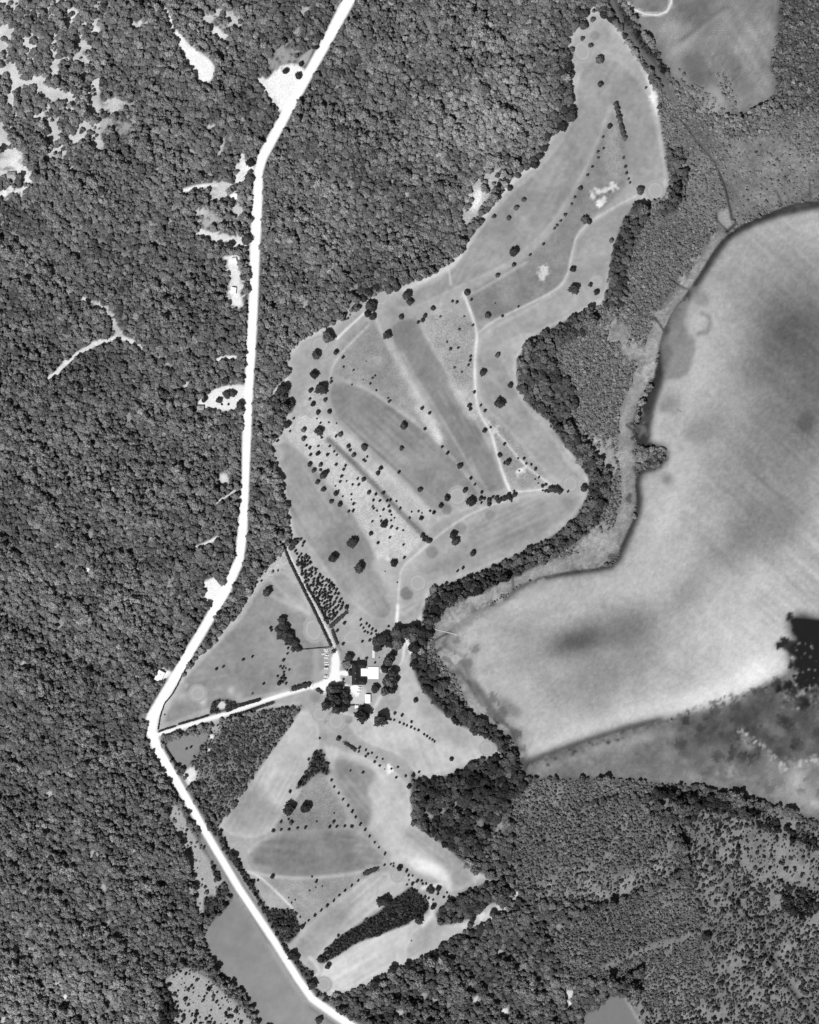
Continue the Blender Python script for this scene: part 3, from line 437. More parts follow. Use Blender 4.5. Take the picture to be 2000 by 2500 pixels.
# streams and drains
STREAMS = [('G',[(1110,395),(1100,330),(1080,240),(1060,150),(1020,60)],4),('G',[(1000,345),(1010,400),(1060,450),(1085,475)],4),('G',[(1140,420),(1120,440),(1085,475)],7),('G',[(670,800),(740,850),(810,885)],3.5),('G',[(455,1030),(500,1070),(570,1080),(610,1130),(640,1180)],4),('G',[(300,1570),(360,1570),(410,1555)],2.5),('G',[(370,1830),(420,1870),(470,1940)],5),('H',[(870,1370),(870,1450),(880,1510)],2.5),('H',[(205,1950),(250,1920),(330,1880),(450,1830)],4),('H',[(340,1960),(430,2010),(540,2090)],4),('K',[(885,335),(950,290),(1030,240),(1180,170)],6),('K',[(1040,245),(1130,290),(1220,370)],4),('K',[(1430,915),(1520,880),(1640,800)],7),('K',[(1180,560),(1300,740),(1430,915)],6),('K',[(1680,1180),(1690,1250),(1650,1340)],5),('D',[(1365,1600),(1410,1720)],2.5),('D',[(1645,1540),(1650,1670)],2.5),('D',[(560,1000),(700,1200),(850,1370),(930,1560),(960,1680),(1000,1850)],3)]
for z, pts, wd in STREAMS: put(TONE, m_line(P(z, pts), wd, 1.4), .20, k=.85); put(DENS, m_line(P(z, pts), wd+2, 0), 0)
for z, pts, wd in (('K', [(980,300),(1060,290),(1100,330),(1060,400),(980,370)], 10), ('K', [(1040,480),(1120,500),(1190,600),(1260,700)], 10)): put(TONE, m_line(P(z, pts), wd, 3), .40, k=.8)
for z, x, y, r, t in (('K',1110,100,40,.72),('K',1190,240,50,.70),('K',1010,290,60,.68),('K',840,280,40,.72),('K',1140,620,40,.64),('K',1270,780,36,.66),('H',760,1480,50,.64),('H',730,1610,40,.66)): put(TONE, m_blob(*P(z, [(x, y)])[0], r*.29), t, k=.8)
# ---- tones of the lake bed seen through the shallow water
b, lm = m_poly(lake_poly, 1); i0, i1, j0, j1 = b
LT = .70 + .09*N_L + .08*N_M + .03*N_S
for x, y, rx, ry, a, t, k in ((1610,520,140,60,20,.62,.8),(1640,920,110,160,10,.45,.7),(1600,600,120,70,0,.56,.7),(1670,700,110,130,20,.32,.9),(1725,800,120,200,0,.38,.8),(1600,780,70,60,-30,.46,.7),(1600,980,120,120,0,.50,.7),(1700,890,24,30,20,.34,.8),(1540,850,60,40,0,.60,.7),(1620,880,40,30,0,.46,.6),(1450,760,60,110,0,.74,.9),(1430,700,24,60,20,.58,.7),(1420,850,24,36,0,.54,.6),(1500,900,50,40,0,.54,.6),(1480,620,60,36,-30,.66,.6),(1220,1350,110,45,-15,.30,.9),(1330,1330,80,70,0,.42,.75),(1280,1420,110,60,-20,.50,.7),(1200,1440,120,50,-20,.56,.6),(1100,1400,70,50,0,.62,.7),(1100,1330,60,40,0,.54,.6),(1570,1120,130,60,-45,.48,.75),(1650,1100,100,60,-45,.48,.7),(1440,1260,70,50,-45,.50,.6),(1330,1230,110,30,-10,.72,.8),(1150,1290,80,24,-15,.66,.7),(1400,1100,40,120,20,.78,.8),(1550,1330,120,90,-20,.80,.8),(1590,1420,120,60,-30,.95,.95),(1480,1470,120,36,-18,.90,.9),(1350,1500,110,26,-12,.82,.9),(1200,1550,110,22,-20,.80,.9),(1100,1480,50,50,40,.72,.6),(1250,1480,60,40,0,.56,.5),(1640,1270,90,36,0,.72,.7),(1700,1200,60,60,0,.66,.6),(1100,1570,20,30,0,.68,.8)):
    put(LT, m_blob(x*1.159, y*1.159, rx*1.159, ry*1.159, None, a), t, k=k)
pl = np.pad(lm, 1)
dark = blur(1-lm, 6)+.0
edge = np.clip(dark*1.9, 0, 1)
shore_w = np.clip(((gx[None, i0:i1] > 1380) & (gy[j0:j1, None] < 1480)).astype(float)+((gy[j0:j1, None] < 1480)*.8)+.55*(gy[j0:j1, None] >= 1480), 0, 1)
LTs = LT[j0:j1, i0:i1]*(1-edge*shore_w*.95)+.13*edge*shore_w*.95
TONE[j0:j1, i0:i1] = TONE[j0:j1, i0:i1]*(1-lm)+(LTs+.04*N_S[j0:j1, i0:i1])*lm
def lakeput(bm, t, k=1.0):
    (a0, a1, c0, c1), m = bm; z = np.zeros((CH, CW)); z[j0:j1, i0:i1] = lm
    TONE[c0:c1, a0:a1] = TONE[c0:c1, a0:a1]*(1-m*k*z[c0:c1, a0:a1])+t*m*k*z[c0:c1, a0:a1]
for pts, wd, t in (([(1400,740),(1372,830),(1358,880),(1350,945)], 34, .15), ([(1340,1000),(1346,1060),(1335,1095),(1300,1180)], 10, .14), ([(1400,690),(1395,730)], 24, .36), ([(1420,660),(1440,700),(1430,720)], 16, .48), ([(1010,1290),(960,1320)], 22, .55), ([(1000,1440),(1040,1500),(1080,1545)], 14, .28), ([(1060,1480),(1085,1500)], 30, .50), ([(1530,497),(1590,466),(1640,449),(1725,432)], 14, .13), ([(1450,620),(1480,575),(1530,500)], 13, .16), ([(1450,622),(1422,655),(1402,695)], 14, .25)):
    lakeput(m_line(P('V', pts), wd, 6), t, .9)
for q, t, sf in (([(640,1200),(760,1190),(850,1200),(862,1300),(835,1390),(800,1490),(690,1530),(630,1480),(610,1330)], .50, 4), ([(820,900),(900,880),(960,930),(950,1000),(900,1010),(830,960)], .55, 4), ([(700,1000),(800,980),(790,1100),(700,1170),(650,1160)], .48, 4), ([(620,1640),(710,1640),(720,1720),(650,1750),(600,1700)], .54, 4), ([(760,1900),(850,1800),(980,1820),(1000,1900),(900,1960),(800,1950)], .56, 6), ([(960,780),(1060,700),(1200,740),(1190,820),(1000,830)], .60, 8), ([(1560,1800),(1640,1740),(1690,1760),(1650,1880),(1600,1880)], .34, 6)):
    lakeput(m_poly(chaikin(P('G', q), 2), sf), t, .75)
lakeput(m_line(P('G', [(900,1050),(950,1070),(962,1110),(940,1180),(870,1192)]), 9, 3), .5, .8)
lakeput(m_line(P('V', [(1108,1608),(1150,1590),(1250,1556),(1330,1530),(1390,1517)]), 11, 5), .24, .9); lakeput(m_line(P('V', [(1130,1218),(1200,1206),(1290,1192)]), 8, 4), .18, .9)
STK = P('V', [(1480,1000),(1725,1000),(1900,1100),(1900,1300),(1660,1300),(1560,1260),(1480,1180)]); streak(STK, 42, .07, 5, 8); streak(P('V', [(1560,980),(1900,980),(1900,1250),(1620,1250)]), 40, .07, 13, 9)
zz = np.zeros((CH, CW)); zz[j0:j1, i0:i1] = lm; TONE += zz*(.06*N_X+.04*N_S+.02*N_M+np.clip((gx[None, :]-1650)/250, .15, 1)*.06*dnoise(110, 9, 42, 63))
for x, y, r, t in ((1350,965,14,.22),(1380,960,20,.25),(1365,950,20,.22),(1335,880,12,.3),(1690,1320,30,.1),(1430,680,10,.52),(1405,1010,16,.5),(1395,860,8,.55)): lakeput(m_blob(x*1.159, y*1.159, r*1.159), t, .9)
for x, y, q, t in ((1352,860,18,.2),(1345,890,20,.17),(1360,880,16,.3),(1348,920,22,.2),(1352,950,20,.2),(1380,962,22,.2),(1365,975,16,.25),(1340,990,10,.25),(1355,905,14,.45),(1350,870,9,.6),(1350,975,8,.65),(1420,690,14,.5),(1440,640,14,.52),(1460,610,12,.45),(1325,1050,10,.3),(1290,1175,12,.3),(985,1395,16,.42),(1000,1365,14,.45),(960,1350,12,.45),(1010,1400,14,.72),(990,1345,18,.74),(1015,1310,16,.72),(960,1385,12,.76),(1040,1470,14,.4),(1060,1500,16,.36),(1030,1440,10,.66),(1020,1500,10,.66),(1090,1545,14,.33),(1100,1580,10,.4),(1075,1520,10,.6),(1110,1250,14,.66),(1140,1230,16,.62),(1050,1260,14,.68),(1085,1270,9,.75),(1100,1590,8,.66)):
    ragged('V', x, y, q, t, k=.8)
r = np.random.default_rng(33)
for _ in range(160):
    a = r.uniform(0, 1); x, y = [p0+(p1-p0)*a for p0, p1 in zip((1110, 1610), (1660, 1425))]; ragged('V', x+r.uniform(-4, 10), y+r.uniform(-3, 12), r.uniform(2, 6), r.uniform(.2, .6), k=.7)
for _ in range(260):
    x, y = r.uniform(1430, 1760), r.uniform(1430, 1690)
    if inside(np.array([x*1.159]), np.array([y*1.159]), SOUTH)[0]: ragged('V', x, y, r.uniform(4, 18), r.uniform(.14, .5) if y < 1600 else r.uniform(.35, .66), k=.5)
put(TONE, m_poly(P('V', [(1662,1300),(1725,1306),(1900,1306),(1900,1420),(1725,1440),(1690,1420),(1674,1400),(1682,1380),(1652,1368),(1632,1354),(1660,1347),(1684,1352),(1674,1328)]), 2.5), .09, k=.85)
for _ in range(90): put(TONE, m_blob(r.uniform(1670, 1900)*1.159, r.uniform(1350, 1450)*1.159, r.uniform(1.5, 4.5)), r.uniform(.5, .85), k=.8)
put(DENS, m_poly(P('V', [(1600,1290),(1900,1290),(1900,1600),(1540,1600),(1540,1500),(1640,1440)]), 0), 0); put(DENS, m_line(LAKE[40:52], 18, 0), 0)
rr_ = random.Random(9); wl = P('V', [(1560,1535),(1585,1560),(1615,1575),(1640,1608),(1650,1622),(1690,1605),(1725,1600),(1800,1590)])
for a, b in zip(wl[:-1], wl[1:]):
    for i in range(14): t = rr_.random(); ragged('P', a[0]+(b[0]-a[0])*t+rr_.gauss(0, 5), a[1]+(b[1]-a[1])*t+rr_.gauss(0, 5), rr_.uniform(2, 6), rr_.uniform(.55, .78), k=.7)
for x, y, q in ((1650,1350,10),(1640,1358,9),(1662,1300,9),(1676,1330,10),(1668,1400,10),(1684,1430,14),(1700,1440,16),(1660,1440,10),(1640,1450,8)): ragged('V', x, y, q, .10)
TONE = np.clip(TONE, .05, .995)

# ------------------------------------------------------------------ helpers: sampling, materials, meshes
def samp(A, px, py):
    fx = np.clip((np.asarray(px)-X0)/CS-.5, 0, CW-1.001); fy = np.clip((np.asarray(py)-Y0)/CS-.5, 0, CH-1.001)
    ix = fx.astype(int); iy = fy.astype(int); tx = fx-ix; ty = fy-iy
    return (A[iy, ix]*(1-tx)+A[iy, ix+1]*tx)*(1-ty)+(A[iy+1, ix]*(1-tx)+A[iy+1, ix+1]*tx)*ty
KEXP = 1.42
def albedo(v):
    v = np.asarray(v, float); return np.clip(np.where(v < .04045, v/12.92, ((v+.055)/1.055)**2.4)/KEXP, .01, .8)
def new_mat(name):
    m = bpy.data.materials.new(name); m.use_nodes = True; nt = m.node_tree; b = nt.nodes['Principled BSDF']
    b.inputs['Specular IOR Level'].default_value = .15; b.inputs['Roughness'].default_value = .95
    return m, nt, b
def N(nt, t, **kw):
    n = nt.nodes.new(t)
    for k, v in kw.items(): setattr(n, k, v)
    return n
def math_(nt, op, a, b):
    n = N(nt, 'ShaderNodeMath', operation=op)
    for i, v in enumerate((a, b)):
        if isinstance(v, (int, float)): n.inputs[i].default_value = v
        else: nt.links.new(v, n.inputs[i])
    return n.outputs[0]
def sward_mat(name, s1=.5, s2=.12, rough=.95, spec=.1):
    m, nt, b = new_mat(name); b.inputs['Roughness'].default_value = rough; b.inputs['Specular IOR Level'].default_value = spec
    tc = N(nt, 'ShaderNodeTexCoord'); at = N(nt, 'ShaderNodeAttribute', attribute_name='tone'); sp = N(nt, 'ShaderNodeAttribute', attribute_name='speckle')
    n1 = N(nt, 'ShaderNodeTexNoise'); n1.inputs['Scale'].default_value = s1; n1.inputs['Detail'].default_value = 3
    n2 = N(nt, 'ShaderNodeTexNoise'); n2.inputs['Scale'].default_value = s2; n2.inputs['Detail'].default_value = 4
    for n in (n1, n2): nt.links.new(tc.outputs['Object'], n.inputs['Vector'])
    a = math_(nt, 'MULTIPLY', math_(nt, 'SUBTRACT', n1.outputs[0], .5), math_(nt, 'MULTIPLY', sp.outputs['Fac'], 5.0))
    c = math_(nt, 'MULTIPLY', math_(nt, 'SUBTRACT', n2.outputs[0], .5), math_(nt, 'ADD', math_(nt, 'MULTIPLY', sp.outputs['Fac'], 1.5), .10))
    f = math_(nt, 'MAXIMUM', math_(nt, 'ADD', math_(nt, 'ADD', a, c), 1.0), .15)
    v = math_(nt, 'MULTIPLY', at.outputs['Fac'], f)
    cc = N(nt, 'ShaderNodeCombineColor')
    for i in range(3): nt.links.new(v, cc.inputs[i])
    nt.links.new(cc.outputs[0], b.inputs['Base Color']); return m
MAT = {}
MAT['ground'] = sward_mat('ground_mix'); MAT['fairway'] = sward_mat('mown_grass', .7, .08); MAT['path'] = sward_mat('worn_sand_path', .6, .2)
MAT['road'] = sward_mat('pale_dirt_road', .5, .06); MAT['water'] = sward_mat('shallow_turbid_water', .35, .05, .35, .25); MAT['stream'] = sward_mat('dark_stream_water', .35, .1, .3, .3)
MAT['green'] = sward_mat('fine_putting_grass', .8, .1)
def leaf_mat(name, base, inst=False, var=.35):
    m, nt, b = new_mat(name); b.inputs['Specular IOR Level'].default_value = .05
    tc = N(nt, 'ShaderNodeTexCoord'); n1 = N(nt, 'ShaderNodeTexNoise'); n1.inputs['Scale'].default_value = 2.2; n1.inputs['Detail'].default_value = 3
    nt.links.new(tc.outputs['Object'], n1.inputs['Vector'])
    f = math_(nt, 'ADD', math_(nt, 'MULTIPLY', math_(nt, 'SUBTRACT', n1.outputs[0], .5), 1.3), 1.0)
    if inst:
        at = N(nt, 'ShaderNodeAttribute', attribute_name='leaf_tone', attribute_type='INSTANCER'); v = math_(nt, 'MULTIPLY', at.outputs['Fac'], f)
    else:
        oi = N(nt, 'ShaderNodeObjectInfo'); rr = math_(nt, 'ADD', math_(nt, 'MULTIPLY', math_(nt, 'SUBTRACT', oi.outputs['Random'], .5), var*2), 1.0)
        v = math_(nt, 'MULTIPLY', math_(nt, 'MULTIPLY', rr, f), base)
    cc = N(nt, 'ShaderNodeCombineColor')
    for i in range(3): nt.links.new(v, cc.inputs[i])
    nt.links.new(cc.outputs[0], b.inputs['Base Color']); return m
MAT['wood_leaf'] = leaf_mat('woodland_foliage', .1, True)
MAT['leaf_dark'] = leaf_mat('dark_foliage', .045); MAT['leaf'] = leaf_mat('foliage', .085); MAT['leaf_pale'] = leaf_mat('pale_foliage', .16); MAT['hedge'] = leaf_mat('hedge_foliage', .038)
def flat_mat(name, v, rough=.8, sc=1.5, amp=.25, spec=.2):
    m, nt, b = new_mat(name); b.inputs['Roughness'].default_value = rough; b.inputs['Specular IOR Level'].default_value = spec
    tc = N(nt, 'ShaderNodeTexCoord'); n1 = N(nt, 'ShaderNodeTexNoise'); n1.inputs['Scale'].default_value = sc; n1.inputs['Detail'].default_value = 4
    nt.links.new(tc.outputs['Object'], n1.inputs['Vector'])
    f = math_(nt, 'MULTIPLY', math_(nt, 'ADD', math_(nt, 'MULTIPLY', math_(nt, 'SUBTRACT', n1.outputs[0], .5), amp*2), 1.0), v)
    cc = N(nt, 'ShaderNodeCombineColor')
    for i in range(3): nt.links.new(f, cc.inputs[i])
    nt.links.new(cc.outputs[0], b.inputs['Base Color']); return m
MAT['bark'] = flat_mat('bark', .08); MAT['roof_dark'] = flat_mat('dark_shingle', .022, .8, 2.5, .3); MAT['roof_mid'] = flat_mat('weathered_roof', .3); MAT['roof_white'] = flat_mat('white_painted_roof', .8, .6, 1, .05)
MAT['wall'] = flat_mat('pale_wall_boards', .55); MAT['glass'] = flat_mat('window_glass', .03, .1, 1, .1, .5); MAT['paving'] = flat_mat('white_paving', .78, .8, .4, .06)
MAT['brick'] = flat_mat('chimney_brick', .2); MAT['car_white'] = flat_mat('pale_car_paint', .75, .3, 1, .04, .5); MAT['car_grey'] = flat_mat('grey_car_paint', .4, .3, 1, .04, .5); MAT['car_dark'] = flat_mat('dark_car_paint', .08, .3, 1, .04, .5)
MAT['tyre'] = flat_mat('tyre_rubber', .03); MAT['timber'] = flat_mat('bleached_timber', .4, .8, 3, .2); MAT['timber_dark'] = flat_mat('dark_wet_timber', .05); MAT['white'] = flat_mat('white_paint', .8)

def link(o, parent=None, kind=None, label=None, cat=None, group=None):
    COL.objects.link(o)
    if parent: o.parent = parent
    if kind: o['kind'] = kind
    if label: o['label'] = label
    if cat: o['category'] = cat
    if group: o['group'] = group
    return o
def mesh_np(name, verts, faces, mat, attrs=None, smooth=False):
    """faces: (n,3) or (n,4) int array"""
    verts = np.asarray(verts, np.float32); faces = np.asarray(faces, np.int32); k = faces.shape[1]
    me = bpy.data.meshes.new(name); me.vertices.add(len(verts)); me.vertices.foreach_set('co', verts.ravel())
    me.loops.add(faces.size); me.loops.foreach_set('vertex_index', faces.ravel())
    me.polygons.add(len(faces)); me.polygons.foreach_set('loop_start', np.arange(0, faces.size, k, dtype=np.int32)); me.polygons.foreach_set('loop_total', np.full(len(faces), k, np.int32))
    if smooth: me.polygons.foreach_set('use_smooth', np.ones(len(faces), bool))
    for n, a in (attrs or {}).items():
        at = me.attributes.new(n, 'FLOAT', 'POINT'); at.data.foreach_set('value', np.asarray(a, np.float32))
    if mat: me.materials.append(mat)
    me.update(calc_edges=True); me.validate(); return me
def tone_attrs(px, py, spk=None): return dict(tone=albedo(samp(TONE, px, py)), speckle=samp(SPK, px, py) if spk is None else np.full(len(px), spk))
def sheet(name, poly, step, z, mat, spk=None, kind='structure'):
    """a triangulated sheet of ground with its own outline"""
    pts = []
    n = len(poly)
    for k in range(n):
        a, b = poly[k][:2], poly[(k+1) % n][:2]; L = math.hypot(b[0]-a[0], b[1]-a[1]); c = max(1, int(L/step))
        pts += [(a[0]+(b[0]-a[0])*i/c, a[1]+(b[1]-a[1])*i/c) for i in range(c)]
    nb = len(pts)
    xs = np.arange(min(p[0] for p in pts)+step*.5, max(p[0] for p in pts), step); ys = np.arange(min(p[1] for p in pts)+step*.5, max(p[1] for p in pts), step)
    if len(xs) and len(ys):
        sx, sy = np.meshgrid(xs, ys); sx = sx.ravel(); sy = sy.ravel(); ok = inside(sx, sy, poly)
        sx, sy = sx[ok], sy[ok]
        if len(sx):
            B = np.array(pts); keep = np.ones(len(sx), bool)
            for c0 in range(0, len(sx), 2000):
                d = np.hypot(sx[c0:c0+2000, None]-B[None, :, 0], sy[c0:c0+2000, None]-B[None, :, 1]).min(1); keep[c0:c0+2000] = d > step*.45
            pts += list(zip(sx[keep].tolist(), sy[keep].tolist()))
    v, e, f, *_ = delaunay_2d_cdt([Vector(p) for p in pts], [], [list(range(nb))], 1, 1e-4)
    P_ = np.array([(q.x, q.y) for q in v]); tri = []
    for q in f:
        for i in range(1, len(q)-1): tri.append((q[0], q[i], q[i+1]))
    tri = np.array(tri); V3 = np.column_stack([(P_[:, 0]-1000)*.5, (1250-P_[:, 1])*.5, np.full(len(P_), z)])
    a, b_, c = V3[tri[:, 0]], V3[tri[:, 1]], V3[tri[:, 2]]
    flip = ((b_[:, 0]-a[:, 0])*(c[:, 1]-a[:, 1])-(b_[:, 1]-a[:, 1])*(c[:, 0]-a[:, 0])) < 0; tri[flip] = tri[flip][:, ::-1]
    me = mesh_np(name, V3, tri, mat, tone_attrs(P_[:, 0], P_[:, 1], spk)); o = bpy.data.objects.new(name, me); return link(o, kind=kind)
def ribbon_poly(pts, wid):
    L, R = [], []
    for i, p in enumerate(pts):
        a = pts[max(0, i-1)]; b = pts[min(len(pts)-1, i+1)]; dx, dy = b[0]-a[0], b[1]-a[1]; l = math.hypot(dx, dy) or 1
        w_ = (p[2] if len(p) > 2 else wid)/2; L.append((p[0]-dy/l*w_, p[1]+dx/l*w_)); R.append((p[0]+dy/l*w_, p[1]-dx/l*w_))
    return L+R[::-1]
RZ = [0.0]
def ribbon(name, pts, wid, z, mat, step=3.0, spk=None, lanes=4):
    RZ[0] += .0015; z = z+RZ[0]
    d = [p + ((wid,) if len(p) == 2 else ()) for p in pts]; q = [d[0]]
    for a, b in zip(d[:-1], d[1:]):
        c = max(1, int(math.hypot(b[0]-a[0], b[1]-a[1])/step)); q += [tuple(a[k]+(b[k]-a[k])*i/c for k in range(3)) for i in range(1, c+1)]
    V = []
    for i, p in enumerate(q):
        a = q[max(0, i-2)]; b = q[min(len(q)-1, i+2)]; dx, dy = b[0]-a[0], b[1]-a[1]; l = math.hypot(dx, dy) or 1
        for k in range(lanes+1):
            s = (k/lanes-.5)*p[2]*(1+.06*math.sin(i*1.7+k)+.05*math.sin(i*.61)); V.append((p[0]-dy/l*s, p[1]+dx/l*s))
    V = np.array(V); m = lanes+1; F = []
    for i in range(len(q)-1):
        for k in range(lanes): F.append((i*m+k, i*m+k+1, (i+1)*m+k+1, (i+1)*m+k))
    F = np.array(F); V3 = np.column_stack([(V[:, 0]-1000)*.5, (1250-V[:, 1])*.5, np.full(len(V), z)])
    me = mesh_np(name, V3, F, mat, tone_attrs(V[:, 0], V[:, 1], spk)); o = bpy.data.objects.new(name, me); return link(o, kind='structure')

# ------------------------------------------------------------------ ground sheet out to the horizon
def axis(lo, hi, far):
    a = np.arange(lo, hi+.1, 1.7); n = [lo-d for d in (8, 30, 90, 300, 1200, 4000, far)][::-1]; return np.concatenate([n, a, [a[-1]+d for d in (8, 30, 90, 300, 1200, 4000, far)]])
ax, ay = axis(-540, 540, 12000), axis(-665, 665, 12000)
XX, YY = np.meshgrid(ax, ay); px = XX.ravel()*2+1000; py = 1250-YY.ravel()*2
lk = chaikin(LAKE, 1); ZZ = np.where(samp((lambda A: (put(A, m_poly(lk, 3), 1.0), A)[1])(np.zeros((CH, CW))), px, py) > .97, -1.5, 0.0)
nx, ny = len(ax), len(ay); idx = np.arange(nx*ny).reshape(ny, nx)
F = np.stack([idx[:-1, :-1], idx[:-1, 1:], idx[1:, 1:], idx[1:, :-1]], -1).reshape(-1, 4)
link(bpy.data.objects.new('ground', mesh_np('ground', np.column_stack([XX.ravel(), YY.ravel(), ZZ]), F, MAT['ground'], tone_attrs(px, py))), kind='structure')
sheet('lake', lake_poly, 4.6, .02, MAT['water'], .06)
for k, p in enumerate(FAIR): sheet('fairway', p, 3.2, .05+.003*k, MAT['fairway'])
sheet('field', FIELD, 8, .05, MAT['fairway']); sheet('field', WFIELD, 8, .05, MAT['fairway'])
for p, wd in PATHS: ribbon('path', p, wd+2, .10, MAT['path'])
ribbon('path', smear_strip_se, 12, .08, MAT['path']); ribbon('path', belt_track, 13, .08, MAT['path']); ribbon('path', LANE, 8, .12, MAT['path'])  # first two ribbons stand in for smears, the lane is real
ribbon('path', RING, 7, .12, MAT['path'])
ribbon('road', ROAD, 0, .17, MAT['road'], 4, .01, 8); ribbon('driveway', DRIVE, 11, .20, MAT['road'], 3, .01, 4)
sheet('car_park', LOT, 3, .32, MAT['road'], .01)
for z, pts, wd in STREAMS: ribbon('stream', chaikin(P(z, pts), 1, False), wd, .07, MAT['stream'], 3, None, 2)
for z, x, y, rx, ry, a in GREENS:
    (gx_, gy_), = P(z, [(x, y)]); f = ZO[z][2]; c, s = math.cos(math.radians(a)), math.sin(math.radians(a))
    sheet('putting_green', [(gx_+math.cos(t)*rx*f*c-math.sin(t)*ry*f*s, gy_+math.cos(t)*rx*f*s+math.sin(t)*ry*f*c) for t in [k*math.tau/28 for k in range(28)]], 2.5, .0965, MAT['green'], .02)

# ------------------------------------------------------------------ foliage prototypes (unit crown radius)
ICO_V, ICO_F = None, None
def ico():
    t = (1+5**.5)/2
    v = np.array([(-1,t,0),(1,t,0),(-1,-t,0),(1,-t,0),(0,-1,t),(0,1,t),(0,-1,-t),(0,1,-t),(t,0,-1),(t,0,1),(-t,0,-1),(-t,0,1)], float); v /= np.linalg.norm(v[0])
    f = [(0,11,5),(0,5,1),(0,1,7),(0,7,10),(0,10,11),(1,5,9),(5,11,4),(11,10,2),(10,7,6),(7,1,8),(3,9,4),(3,4,2),(3,2,6),(3,6,8),(3,8,9),(4,9,5),(2,4,11),(6,2,10),(8,6,7),(9,8,1)]
    def sub(v, f):
        v = list(map(tuple, v)); c = {}; g = []
        def mid(a, b):
            k = (min(a, b), max(a, b))
            if k not in c: m = (np.array(v[a])+np.array(v[b])); m /= np.linalg.norm(m); c[k] = len(v); v.append(tuple(m))
            return c[k]
        for a, b, d in f:
            x, y, z = mid(a, b), mid(b, d), mid(d, a); g += [(a, x, z), (b, y, x), (d, z, y), (x, y, z)]
        return np.array(v), g
    return v, f, sub
iv, iff, isub = ico(); ICO1 = isub(iv, iff)
def crown_mesh(name, seed, mat, nlobe=7, nleaf=230, leaf=.20, zc=.95, zr=.62, spread=.52, core=.62, cone=0.0, low=False, lobe=(.40, .56)):
    """lobed crown: leaf-clump faces spread over and through several lobes round a rough core; radius about 1"""
    r = np.random.default_rng(seed); V, T = [], []; base = 0; lobes = []
    for k in range(nlobe):
        a = k*2.399+r.uniform(-.4, .4); d = spread*math.sqrt((k+.4)/nlobe)*r.uniform(.85, 1.15) if k else .05
        h = zc+zr*(.5*(1-d/spread)*(1+cone*1.3)+r.uniform(-.28, .22)); s = r.uniform(*lobe)*(1-.3*cone*(1-d)); lobes.append((d*math.cos(a), d*math.sin(a), h, s, s*r.uniform(.75, 1.0)))
    lobes.append((0, 0, zc*.8, core, zc*.72))
    iv_, if_ = (iv, iff) if low else ICO1
    for lx, ly, lz, s, sz in lobes:
        n = len(iv_); v = iv_*(1+r.uniform(-.16, .16, (n, 1))); V.append(v*[s*.92, s*.92, sz*.92]+[lx, ly, lz]); T.append(np.array(if_)+base); base += n
    m = nleaf; li = r.integers(0, len(lobes)-1, m); nrm = r.normal(size=(m, 3)); nrm[:, 2] = np.abs(nrm[:, 2])*1.2-.35; nrm /= np.linalg.norm(nrm, axis=1)[:, None]
    Lb = np.array(lobes)[li]; c = Lb[:, :3]+nrm*np.column_stack([Lb[:, 3], Lb[:, 3], Lb[:, 4]])*r.uniform(.9, 1.16, (m, 1))
    nn = nrm+r.normal(size=(m, 3))*.75; nn /= np.linalg.norm(nn, axis=1)[:, None]
    t1 = np.cross(nn, r.normal(size=(m, 3))); t1 /= np.linalg.norm(t1, axis=1)[:, None]; t2 = np.cross(nn, t1)
    s = leaf*r.uniform(.55, 1.25, (m, 1)); lq = np.stack([c+t1*s, c+t2*s*.8, c-t1*s*.9, c-t2*s*.7], 1).reshape(-1, 3)
    q = base+np.arange(m)[:, None]*4; T.append(np.concatenate([q+[0, 1, 2], q+[0, 2, 3]], 0)); V.append(lq)
    V = np.concatenate(V); T = np.concatenate(T); V[:, 2] = np.maximum(V[:, 2], .03)
    return mesh_np(name, V, T, mat)
def trunk_mesh(name, seed, mat):
    r = random.Random(seed); V, T = [], []; lv = [(0, .085), (.12, .06), (.45, .045), (.75, .03)]
    def limb(p0, p1, r0, r1, n=6):
        b = len(V); p0, p1 = Vector(p0), Vector(p1); d = (p1-p0).normalized(); u = d.orthogonal().normalized(); v = d.cross(u)
        for p, q in ((p0, r0), (p1, r1)):
            for k in range(n): a = k*math.tau/n; V.append(tuple(p+(u*math.cos(a)+v*math.sin(a))*q))
        for k in range(n): j = (k+1) % n; T.extend([(b+k, b+j, b+n+j), (b+k, b+n+j, b+n+k)])
    for (z0, r0), (z1, r1) in zip(lv[:-1], lv[1:]): limb((0, 0, z0-(.05 if z0 == 0 else 0)), (0, 0, z1), r0, r1)
    for k in range(5):
        a = k*1.257+r.uniform(-.3, .3); z = r.uniform(.35, .65); limb((0, 0, z), (.45*math.cos(a), .45*math.sin(a), z+.35), .028, .01, 4)
    return mesh_np(name, V, T, mat)
def protos(prefix, mat, n, **kw): return [crown_mesh('%s_%d' % (prefix, k), 100+k*7+len(prefix), mat, **kw) for k in range(n)]
TALL = protos('woodland_crown', MAT['wood_leaf'], 8, nlobe=11, nleaf=420, leaf=.15, zc=1.15, zr=1.0, spread=.72, lobe=(.24, .46), core=.5)
SCRUB = protos('scrub_crown', MAT['wood_leaf'], 4, nlobe=4, nleaf=60, leaf=.34, zc=.75, zr=.6, spread=.45, low=True)

